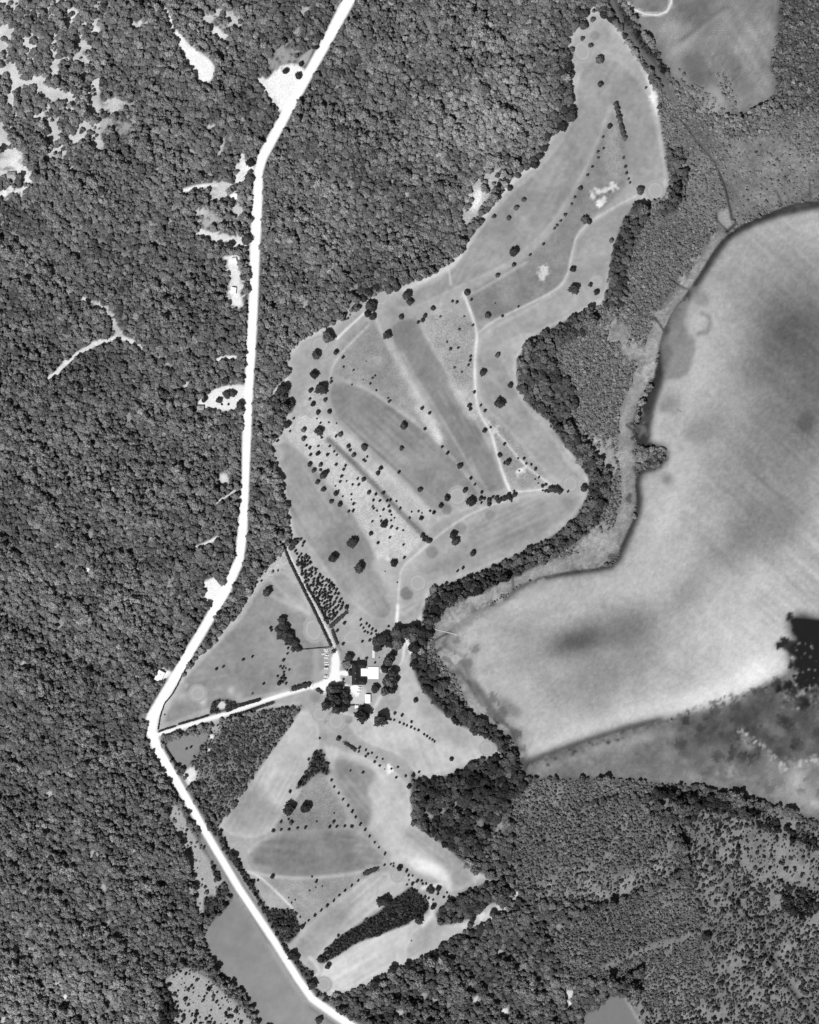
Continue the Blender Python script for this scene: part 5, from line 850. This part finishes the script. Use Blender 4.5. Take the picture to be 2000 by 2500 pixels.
trees('L', [(682,557,17),(742,550,13),(803,547,14),(868,537,13),(928,533,15)], 'round tree in the western half of the level row above the dark oval fairway', 'level row, west', mat='leaf_dark')
# west field beside the driveway
trees('I', [(312,1250,36),(310,1300,32),(342,1312,32),(300,1352,34),(345,1362,36),(290,1390,26),(378,1372,34),(382,1422,36),(420,1452,34),(408,1490,26),(440,1490,28),(265,1325,20),(330,1400,24)], 'dark tree in the leaf shaped grove on the western field', 'leaf shaped grove', rs=1.12)
trees('I', [(210,1320,17),(217,1342,14)], 'small tree of the pair left of the leaf shaped grove', 'pair left of the grove', mat='leaf_dark')
trees('I', [(340,1455,14),(333,1432,9),(357,1490,12),(352,1537,13),(320,1592,16),(293,1645,12),(310,1660,11),(322,1645,10),(338,1660,9),(367,1672,12),(322,1692,12),(270,1725,12),(318,1725,17),(300,1748,17),(330,1750,18),(285,1785,20),(312,1775,16),(340,1788,14)], 'small tree in the ragged string hanging below the leaf shaped grove', 'ragged string of trees', 'young_tree', 'tree', 'leaf_dark')
trees('J', [(618,1148,16),(673,1130,14),(842,1070,15),(920,1045,14),(1015,1273,14),(182,1533,8),(920,1357,10,'leaf'),(365,1822,14,'leaf'),(402,1807,14)], 'lone small tree standing on open grass of the western field', 'lone field trees', 'young_tree', 'tree', 'leaf_dark')
trees('J', [(1645,1733,20,'leaf_dark','small dark tree on the grass below two ringed greens'),(1487,1732,11,'leaf_dark','tiny tree at the edge of the diagonal southern fairway'),(1393,1910,14,'leaf_dark','small tree left of the tip of the dark triangle wood')], '')
# south
trees('L', [(805,385,50,'leaf_dark','dense rounded dark thicket tree in the triangle rough'),(935,372,46,'leaf_dark','tall black tree in the middle of the triangle rough'),(810,257,15,'leaf_dark','small tree on the left border of the triangle rough'),(675,908,19,'leaf_dark','dark tree on the lower rim of the dark oval fairway'),(1545,1085,44,'leaf_dark','big black twin tree above the dark conifer strip'),(1508,1100,34,'leaf_dark','smaller half of the twin tree above the dark conifer strip'),(1045,1535,30,'leaf_dark','dark tree at the lower tip of the dark conifer strip'),(1102,1590,26,'leaf_dark','dark tree just below the tip of the conifer strip'),(985,1725,38,'leaf_dark','black tree beside the southernmost green by the road'),(380,750,36,'leaf_dark','black tree beside the western green by the road'),(405,795,30,'leaf_dark','dark tree below the western green by the road'),(1180,1360,13,'leaf_dark','tiny tree on the upper edge of the dark conifer strip'),(1035,2005,30,'leaf_dark','dark tree at the foot of the grey field by the road bend'),(835,1500,38,'leaf_dark','black tree cluster between road and lower fairway end'),(865,1530,26,'leaf_dark','smaller dark tree between road and lower fairway end'),(500,1965,22,'leaf_dark','dark tree at the left border of the grey field')], '')
trees('L', [(1150,423,8),(1015,488,8),(1145,490,15,'leaf'),(820,495,18,'leaf'),(800,470,10),(740,490,14,'leaf')], 'tiny bush on the speckled triangle rough', 'triangle rough bushes', 'bush', 'bush', 'leaf_dark')
trees('L', [(980,910,9),(1012,945,15),(565,937,10),(1008,993,7),(960,1015,8),(1057,983,7),(800,1070,7),(850,1087,7),(822,1108,8),(888,1218,9)], 'tiny bush on the rough south of the dark oval fairway', 'bushes below the oval fairway', 'bush', 'bush', 'leaf_dark')
trees('L', [(905,1293,19),(952,1245,12),(925,1268,10),(1000,1205,15),(1047,1168,13),(1095,1130,16),(1145,1093,13),(1187,1052,13),(1232,1015,13),(1282,977,13),(1332,940,12),(1483,843,12),(1533,820,12)], 'round tree in the slanting avenue along the lower southern fairway', 'slanting avenue', mat='leaf_dark')
trees('M', [(187,550,11),(210,545,10),(212,568,10),(263,580,27),(320,607,18),(337,645,12),(370,648,10),(340,683,8),(325,722,11),(370,715,18),(410,692,18),(447,690,12),(485,715,12),(360,760,18),(400,780,18),(455,715,12)], 'dark tree in the string curling round the southern ringed green', 'string round the southern green', 'young_tree', 'tree', 'leaf_dark')
trees('M', [(505,760,22),(535,775,26),(520,740,20),(587,755,26),(583,800,15),(633,828,12),(673,825,14),(660,790,10),(475,828,18),(505,835,12),(545,850,10,'leaf')], 'tree in the loose cluster between conifer strip and south clump', 'loose southern cluster', mat='leaf_dark')
trees('M', [(545,905,27,'leaf_dark','oval black tree at the upper right corner of the conifer strip'),(425,1018,38,'leaf_dark','black tree on the lower right edge of the conifer strip'),(775,1020,26,'leaf_dark','dark tree under the southern tree clump'),(877,1003,30,'leaf_dark','black tree on the pale strip below the southern clump'),(860,1058,27,'leaf','grey tree on the pale strip below the southern clump'),(362,1195,7,'leaf_dark','tiny bush alone on the lowest pale fairway')], '')
trees('M', [(950,1085,38),(1050,960,36),(1240,905,34),(710,1195,36),(620,1240,36),(520,1325,38),(450,1375,34),(330,1390,36),(205,1430,46),(65,1545,50),(400,1770,36),(570,1740,34),(630,1730,32),(800,1165,34),(870,1125,32)], 'dark tree leaning over the lowest pale fairway from the south wood', 'leading trees of the south wood')
trees('L', [(20,553,13),(85,550,10),(155,680,13),(430,1755,14),(400,1772,12),(428,1790,11),(30,460,14)], 'small dark bush on the open strip west of the southern road', 'bushes west of the road', 'bush', 'bush', 'leaf_dark')
trees('T', [(1437,790,24),(1540,795,24),(1600,755,34,'leaf'),(1635,745,26,'leaf'),(1690,825,34),(1605,825,10),(1558,825,9),(1660,745,12)], 'garden tree on the bright yard of the roadside house', 'roadside yard trees')
trees('B', [(660,535,26,'leaf_dark','dark tree on the white sand triangle beside the road'),(570,500,24,'leaf_dark','round grey tree in the middle of the white sand triangle'),(680,450,20,'leaf_dark','small tree at the top of the white sand triangle'),(300,1680,42,'leaf','round tree between bright drive and road edge'),(325,1145,34,'leaf_dark','round tree on the road side of the upper white yard'),(320,1250,38,'leaf','grey tree on the road edge below the upper white yard'),(185,1720,32,'leaf_dark','dark tree on the bright drive beside the wood'),(20,1675,22,'leaf_dark','small dark tree at the inner end of the bright drive'),(60,940,0.1,'leaf','tiny sprig on the roadside')], '', ) if False else trees('B', [(660,535,26,'leaf_dark','dark tree on the white sand triangle beside the road'),(570,500,24,'leaf_dark','round grey tree in the middle of the white sand triangle'),(680,450,20,'leaf_dark','small tree at the top of the white sand triangle'),(300,1680,42,'leaf','round tree between bright drive and road edge'),(325,1145,34,'leaf_dark','round tree on the road side of the upper white yard'),(320,1250,38,'leaf','grey tree on the road edge below the upper white yard'),(185,1720,32,'leaf_dark','dark tree on the bright drive beside the wood'),(20,1675,22,'leaf_dark','small dark tree at the inner end of the bright drive')], '')
trees('O', [(800,290,32,'leaf_dark','left dark tree of the joined pair on the scrubby ground south of the marsh'),(850,270,28,'leaf_dark','right black tree of the joined pair on the scrubby ground south of the marsh'),(935,1105,36,'leaf_dark','black tree beside the short side track in the plantation')], '')
finish_woods()

# ------------------------------------------------------------------ hedges
def hedge(z, pts, wid, hgt, label, group=None, seed=1, name='hedge'):
    p = P(z, pts); p = [W(q) for q in p]; r = np.random.default_rng(seed); w2 = wid*.25; path_ = [p[0]]
    for a, b in zip(p[:-1], p[1:]):
        c = max(1, int(math.hypot(b[0]-a[0], b[1]-a[1])/1.1)); path_ += [(a[0]+(b[0]-a[0])*i/c, a[1]+(b[1]-a[1])*i/c) for i in range(1, c+1)]
    prof = [(-.9, 0), (-1.0, .45), (-.6, .85), (0, 1.0), (.6, .85), (1.0, .45), (.9, 0)]; V, T = [], []; n = len(path_); k = len(prof)
    for i, q in enumerate(path_):
        a = path_[max(0, i-1)]; b = path_[min(n-1, i+1)]; dx, dy = b[0]-a[0], b[1]-a[1]; l = math.hypot(dx, dy) or 1; e = .55 if i in (0, n-1) else 1; g = r.uniform(.65, 1.25); hg = r.uniform(.7, 1.25)
        for s, h in prof:
            s_ = s*w2*e*g*r.uniform(.85, 1.15); V.append((q[0]-dy/l*s_, q[1]+dx/l*s_, h*hg*hgt*e*r.uniform(.8, 1.2) if h else 0))
    for i in range(n-1):
        for j in range(k-1): a = i*k+j; T += [(a, a+1, a+k+1), (a, a+k+1, a+k)]
    for base in (0, (n-1)*k):
        for j in range(1, k-1): T.append((base, base+j, base+j+1))
    for _ in range(int(n*(6+w2*5))):
        q = path_[r.integers(0, n)]; ang = r.uniform(0, 6.28); c = Vector((q[0]+r.uniform(-1, 1)*w2, q[1]+r.uniform(-1, 1)*w2, hgt*r.uniform(.45, 1.1))); s = r.uniform(.25, .5); b = len(V)
        u = Vector((math.cos(ang), math.sin(ang), r.uniform(-.5, .5))).normalized(); v = u.cross(Vector((r.normal()*.4, r.normal()*.4, 1))).normalized()
        V += [tuple(c+u*s), tuple(c+v*s), tuple(c-u*s), tuple(c-v*s)]; T += [(b, b+1, b+2), (b, b+2, b+3)]
    o = bpy.data.objects.new(name, mesh_np(name, V, np.array(T), MAT['hedge'])); link(o, None, None, label, 'hedge', group)
hedge('I', [(308,612),(380,780),(470,960),(580,1180),(680,1390),(722,1478)], 6.5, 2.6, 'long straight dark hedge on the field side of the pale lane', seed=1)
hedge('I', [(515,975),(560,1040),(640,1180),(695,1290)], 5.5, 2.4, 'dark hedge on the nursery side of the pale lane', seed=2)
hedge('I', [(728,1335),(750,1400),(775,1462)], 7, 2.4, 'short thick hedge on the putting lawn side of the pale lane', seed=3)
hedge('I', [(855,1185),(780,1250),(710,1315)], 9, 1.6, 'broad grey hedge across the foot of the nursery', seed=4)
hedge('J', [(130,1678),(200,1652),(275,1630)], 4.5, 1.8, 'hedge on the field side of the driveway next to the road', seed=5)
hedge('J', [(300,1615),(420,1580),(550,1540)], 5, 1.9, 'long hedge on the field side of the driveway before the loop', seed=6)
hedge('J', [(700,1505),(800,1460),(900,1430),(990,1405)], 8, 2, 'thick hedge on the field side of the driveway after the loop', seed=7)
hedge('J', [(165,1726),(240,1705),(312,1685)], 4.5, 1.8, 'short hedge south of the driveway next to the road', seed=8)
hedge('J', [(395,1657),(460,1633),(530,1608)], 5, 1.8, 'short hedge south of the driveway beside the pine triangle', seed=9)
hedge('J', [(730,1545),(840,1520),(970,1475),(1100,1430)], 7, 2, 'long hedge south of the driveway along the pine triangle', seed=10)
hedge('J', [(155,1755),(215,1860),(290,1975)], 6, 2, 'hedge along the main road south of the driveway mouth', seed=11)
hedge('J', [(1250,1320),(1330,1295),(1410,1275)], 13, 3, 'thick bushy hedge beside the driveway near the forecourt', seed=12)
hedge('I', [(595,1835),(622,1848),(648,1868)], 9, 2, 'small black hedge at the forecourt turning', seed=13)
hedge('K', [(140,1080),(190,1110),(238,1143)], 9, 2.5, 'short black clipped hedge on the lawn below two ringed greens', seed=14)
hedge('L', [(1370,892),(1420,870),(1475,850)], 11, 2.5, 'short dark hedge closing the slanting avenue', seed=15)
hedge('I', [(465,1502),(580,1493),(705,1482)], 2, 1.2, 'thin low hedge from the grove to the lane', seed=16)
hedge('I', [(735,1525),(755,1500)], 10, 1.5, 'stub of hedge at the lane mouth by the car park', seed=17)
hedge('S', [(640,1390),(735,1392)], 3, 1.4, 'low hedge between great clump and small white kiosk', seed=18); hedge('S', [(850,1400),(950,1410)], 3, 1.4, 'low hedge between white kiosk and big isolated black tree', seed=19)
hedge('J', [(440,1030),(380,1110),(330,1200),(280,1300),(240,1370),(180,1440),(145,1540),(125,1660)], 3, 1.2, 'thin hedge between the main road and the western field', seed=26)

# ------------------------------------------------------------------ buildings
def tri_mesh(name, V, F, mat, parent):
    me = bpy.data.meshes.new(name); me.from_pydata([tuple(v) for v in V], [], F); me.materials.append(mat); me.update(); return link(bpy.data.objects.new(name, me), parent)
def box(name, x0, x1, y0, y1, z0, z1, mat, parent):
    V = [(x0,y0,z0),(x1,y0,z0),(x1,y1,z0),(x0,y1,z0),(x0,y0,z1),(x1,y0,z1),(x1,y1,z1),(x0,y1,z1)]
    return tri_mesh(name, V, [(0,3,2,1),(4,5,6,7),(0,1,5,4),(1,2,6,5),(2,3,7,6),(3,0,4,7)], mat, parent)
def roof(name, x0, x1, y0, y1, ze, zr, hip, mat, parent, ov=.4):
    x0 -= ov; x1 += ov; y0 -= ov; y1 += ov; th = .18
    if x1-x0 >= y1-y0: m = (y0+y1)/2; h = (y1-y0)/2*hip; R = [(x0+h, m, zr), (x1-h, m, zr)]; F = [(0,1,5,4),(2,3,4,5),(3,0,4),(1,2,5)]
    else: m = (x0+x1)/2; h = (x1-x0)/2*hip; R = [(m, y0+h, zr), (m, y1-h, zr)]; F = [(1,2,5,4),(3,0,4,5),(0,1,4),(2,3,5)]
    V = [(x0,y0,ze),(x1,y0,ze),(x1,y1,ze),(x0,y1,ze)]+R; n = 6
    return tri_mesh(name, V+[(a, b, ze-th) for a, b, c in V[:4]], F+[(0,6,7,1),(1,7,8,2),(2,8,9,3),(3,9,6,0),(9,8,7,6)], mat, parent)
def ent(name, x, y, rz=0, **kw): e = bpy.data.objects.new(name, None); e.location = (x, y, 0); e.rotation_euler[2] = rz; e.empty_display_size = 1; return link(e, **kw)
def SP(x, y): (p,) = P('S', [(x, y)]); return W(p)
cx, cy = SP(765, 735); club = ent('clubhouse', cx, cy, label='large clubhouse with black shingle roofs and two wings beside the white terrace', cat='building')
def rl(x0, x1, y0, y1): a = SP(x0, y1); b = SP(x1, y0); return a[0]-cx, b[0]-cx, a[1]-cy, b[1]-cy
for nm, r_, ze, zr in (('main', (690,840,500,955), 4.6, 8.2), ('north', (800,975,478,605), 4.2, 7.2), ('south', (800,975,825,955), 4.2, 7.2), ('porch', (622,700,650,765), 3.4, 5.6)):
    x0, x1, y0, y1 = rl(*r_); box('wall', x0, x1, y0, y1, 0, ze-.19, MAT['wall'], club); rf = roof('roof', x0, x1, y0, y1, ze, zr, .75 if nm != 'porch' else .5, MAT['roof_dark'], club)
    if nm == 'main': box('chimney', (x0+x1)/2-.5, (x0+x1)/2+.5, 1, 2.2, zr-1.2, zr+1.4, MAT['brick'], rf); box('chimney', (x0+x1)/2-.5, (x0+x1)/2+.5, -6, -5, zr-1.2, zr+1.2, MAT['brick'], rf)
    for k in range(4):
        yy = y0+(y1-y0)*(k+.5)/4; xx = x0+(x1-x0)*(k+.5)/4
        if nm == 'main' and k in (0, 3): w_ = box('window', x0-.06, x0+.02, yy-.6, yy+.6, 1.1, 2.6, MAT['glass'], club); box('sill', x0-.14, x0-.061, yy-.7, yy+.7, 1.0, 1.09, MAT['white'], w_)
        if nm == 'south': w_ = box('window', xx-.6, xx+.6, y0-.06, y0+.02, 1.1, 2.6, MAT['glass'], club); box('sill', xx-.7, xx+.7, y0-.14, y0-.061, 1.0, 1.09, MAT['white'], w_)
        if nm == 'north': w_ = box('window', xx-.6, xx+.6, y1-.02, y1+.06, 1.1, 2.6, MAT['glass'], club); box('sill', xx-.7, xx+.7, y1+.061, y1+.14, 1.0, 1.09, MAT['white'], w_)
    if nm == 'porch': d_ = box('door', x0-.06, x0+.02, (y0+y1)/2-.7, (y0+y1)/2+.7, 0, 2.3, MAT['timber_dark'], club); box('handle', x0-.12, x0-.061, (y0+y1)/2+.45, (y0+y1)/2+.55, 1.0, 1.15, MAT['white'], d_)
def slab(name, x0, x1, y0, y1, h, mat=None, kind='structure', z0=-.05):
    a = SP(x0, y1); b = SP(x1, y0); o = box(name, a[0], b[0], a[1], b[1], z0, h, mat or MAT['paving'], None); o['kind'] = kind; return o
slab('terrace', 862, 1020, 625, 803, .25); slab('terrace', 1024, 1248, 590, 840, 1.1); slab('pavement', 1115, 1163, 235, 398, .12, flat_mat('pale_slab', .6)); slab('pavement', 1030, 1250, 573, 586, .3, MAT['brick'])
def small_house(name, z, x0, x1, y0, y1, he, hr, mat, label, hip=0.0, rz=0, chim=False):
    pa, pb = P(z, [(x0, y0), (x1, y1)]); a, b = W(pa), W(pb); ex, ey = (a[0]+b[0])/2, (a[1]+b[1])/2; w_, d_ = abs(b[0]-a[0])/2, abs(a[1]-b[1])/2
    e = ent(name, ex, ey, rz, label=label, cat='building'); box('wall', -w_, w_, -d_, d_, 0, he-.19, MAT['wall'], e); rf = roof('roof', -w_, w_, -d_, d_, he, hr, hip, mat, e, .3)
    if hip == 0:
        if w_ >= d_: tri_mesh('gable', [(-w_,-d_,he-.19),(-w_,d_,he-.19),(-w_,0,hr-.25),(w_,-d_,he-.19),(w_,d_,he-.19),(w_,0,hr-.25)], [(0,2,1),(3,4,5)], MAT['wall'], e)
        else: tri_mesh('gable', [(-w_,-d_,he-.19),(w_,-d_,he-.19),(0,-d_,hr-.25),(-w_,d_,he-.19),(w_,d_,he-.19),(0,d_,hr-.25)], [(0,1,2),(3,5,4)], MAT['wall'], e)
    d = box('door', -.5, .5, -d_-.06, -d_+.02, 0, 2.0, MAT['timber_dark'], e); box('handle', .3, .38, -d_-.12, -d_-.061, .95, 1.05, MAT['white'], d)
    if d_ > 1.5: wn = box('window', w_-.02, w_+.06, -.6, .6, 1.0, 2.0, MAT['glass'], e); box('sill', w_+.061, w_+.14, -.7, .7, .9, .99, MAT['white'], wn)
    if chim: box('chimney', -.4, .4, d_*.3, d_*.3+.7, hr-.8, hr+.7, MAT['brick'], rf)
small_house('shed', 'S', 970, 1072, 1168, 1345, 2.8, 3.6, MAT['roof_white'], 'white roofed oblong shed standing south of the clubhouse')
small_house('kiosk', 'S', 752, 815, 1400, 1455, 2.2, 2.7, MAT['roof_white'], 'tiny white kiosk in the low hedge by the great clump', .9)
small_house('house', 'J', 112, 168, 1165, 1250, 3.2, 5, MAT['roof_white'], 'white roofed house on the bend side of the main road', 0, math.radians(-28), True)
small_house('house', 'T', 1388, 1432, 838, 874, 3.4, 4.6, MAT['roof_mid'], 'grey roofed house at the back of the bright roadside yard', .8, 0, True)
small_house('house', 'A', 52, 112, 1212, 1252, 3.2, 5, MAT['roof_mid'], 'grey roofed house beside the white tracks in the far western wood', .6, .1, True)
small_house('cabin', 'B', 190, 222, 1812, 1842, 2.8, 4, MAT['roof_white'], 'small white cabin on the short drive right beside the wood', 0, .1)
small_house('cabin', 'B', 185, 220, 2020, 2062, 2.8, 4, MAT['roof_white'], 'small white cabin in the long bright strip along the road', 0, -.1)
small_house('cabin', 'B', 205, 238, 1362, 1400, 2.8, 4, MAT['roof_white'], 'small white cabin below the upper white yard', 0, .05)
small_house('cabin', 'T', 1340, 1368, 1100, 1128, 2.6, 3.6, MAT['roof_mid'], 'small cabin roof almost hidden in the western wood', 0, .1) if False else None

# ------------------------------------------------------------------ cars
def car_parts(paint):
    def loft(prof, mat, name):
        V, F = [], []
        for x, z0, z1, hw in prof: V += [(x, -hw, z0), (x, hw, z0), (x, hw*.93, z1), (x, -hw*.93, z1)]
        for i in range(len(prof)-1):
            for k in range(4): a = i*4+k; b = i*4+(k+1) % 4; F.append((a, b, b+4, a+4))
        F += [(3, 2, 1, 0), tuple(len(V)-4+k for k in range(4))]; me = bpy.data.meshes.new(name); me.from_pydata(V, [], F); me.materials.append(mat); me.update(); return me
    body = loft([(-2.4,.45,.8,.78),(-2.2,.3,1.0,.9),(-.9,.28,1.05,.92),(.9,.28,1.05,.92),(2.1,.3,.98,.9),(2.4,.45,.75,.78)], paint, 'body')
    cab = loft([(-1.5,1.0,1.05,.8),(-1.0,1.0,1.5,.76),(.4,1.0,1.52,.76),(1.0,1.0,1.06,.8)], MAT['glass'], 'cabin_glass'); top = loft([(-1.05,1.49,1.56,.74),(-.6,1.5,1.6,.74),(.2,1.5,1.6,.74),(.48,1.49,1.56,.74)], paint, 'roof')
    return body, cab, top
def wheel_me():
    V, F = [], []
    for y in (-.1, .1):
        for k in range(12): a = k*math.tau/12; V.append((math.cos(a)*.33, y, math.sin(a)*.33))
    for k in range(12): j = (k+1) % 12; F.append((k, j, 12+j, 12+k))
    F += [tuple(range(11, -1, -1)), tuple(range(12, 24))]; me = bpy.data.meshes.new('wheel'); me.from_pydata(V, [], F); me.materials.append(MAT['tyre']); me.update(); return me
WH = wheel_me(); CARS = {k: car_parts(MAT['car_'+k]) for k in ('white', 'grey', 'dark')}
def car(x, y, a, k, label, group=None):
    wx, wy = SP(x, y); e = ent('parked_car', wx, wy, math.radians(a), label=label, cat='car', group=group); b, c, t = CARS[k]
    bo = link(bpy.data.objects.new('body', b), e); link(bpy.data.objects.new('cabin_glass', c), e); link(bpy.data.objects.new('roof', t), e)
    for X in (-1.45, 1.45):
        for Y in (-.8, .8): q = link(bpy.data.objects.new('wheel', WH), e); q.location = (X, Y, .33)
for x, y, a in ((138,228,0),(152,264,0),(90,314,12),(158,346,0),(145,397,0),(150,488,0),(155,536,0),(145,618,0),(138,798,0),(118,850,8)):
    car(x, y, a, 'white', 'pale car parked nose in along the grass edge of the forecourt', 'cars parked along the forecourt')
car(178, 292, 0, 'grey', 'grey car squeezed in among the pale cars by the forecourt'); car(150, 585, 0, 'dark', 'dark car in a gap of the row by the forecourt'); car(140, 770, 0, 'grey', 'grey car near the lower end of the forecourt row')
car(855, 1022, -10, 'white', 'pale car parked beside the clubhouse south wing'); car(858, 1050, -8, 'grey', 'grey car parked next to the pale car by the south wing'); car(825, 1130, -5, 'white', 'pale car alone in the yard south of the clubhouse')

# ------------------------------------------------------------------ lake jetty and boat
(ax_, ay_), (bx_, by_) = [W(p) for p in P('H', [(212,1850),(385,1892)])]; L_ = math.hypot(bx_-ax_, by_-ay_); jt = ent('jetty', ax_, ay_, math.atan2(by_-ay_, bx_-ax_), label='long narrow bleached timber jetty reaching into the lake shallows', cat='jetty')
for k in range(12): box('deck', L_*k/12+.02, L_*(k+1)/12-.02, -.55, .55, .62, .72, MAT['timber'], jt)
box('deck_end', L_, L_+2, -1.1, 1.1, .62, .72, MAT['timber'], jt)
for k in range(9):
    for s in (-1, 1): box('post', L_*k/8-.08, L_*k/8+.08, s*.62-.07, s*.62+.07, -1.2, .95, MAT['timber_dark'], jt)
bx, by = W(P('G', [(742,1732)])[0]); bt = ent('rowing_boat', bx, by, math.radians(-34), label='dark narrow rowing boat afloat on the open lake', cat='boat')
V, F = [], []; st = [(-3.4,.05,.55),(-2.6,.5,.42),(-1.2,.75,.36),(.4,.78,.36),(1.9,.58,.42),(2.9,.25,.5),(3.6,.03,.62)]
for x, hw, z in st: V += [(x, -hw, z), (x, -hw*.6, -.02), (x, 0, -.1), (x, hw*.6, -.02), (x, hw, z)]
for i in range(len(st)-1):
    for k in range(4): a = i*5+k; F += [(a, a+5, a+6, a+1)]
tri_mesh('hull', V, F, MAT['timber_dark'], bt)
for x, hw in ((-1.6,.66),(0,.75),(1.6,.6)): box('seat', x-.14, x+.14, -hw, hw, .22, .27, MAT['roof_mid'], bt)
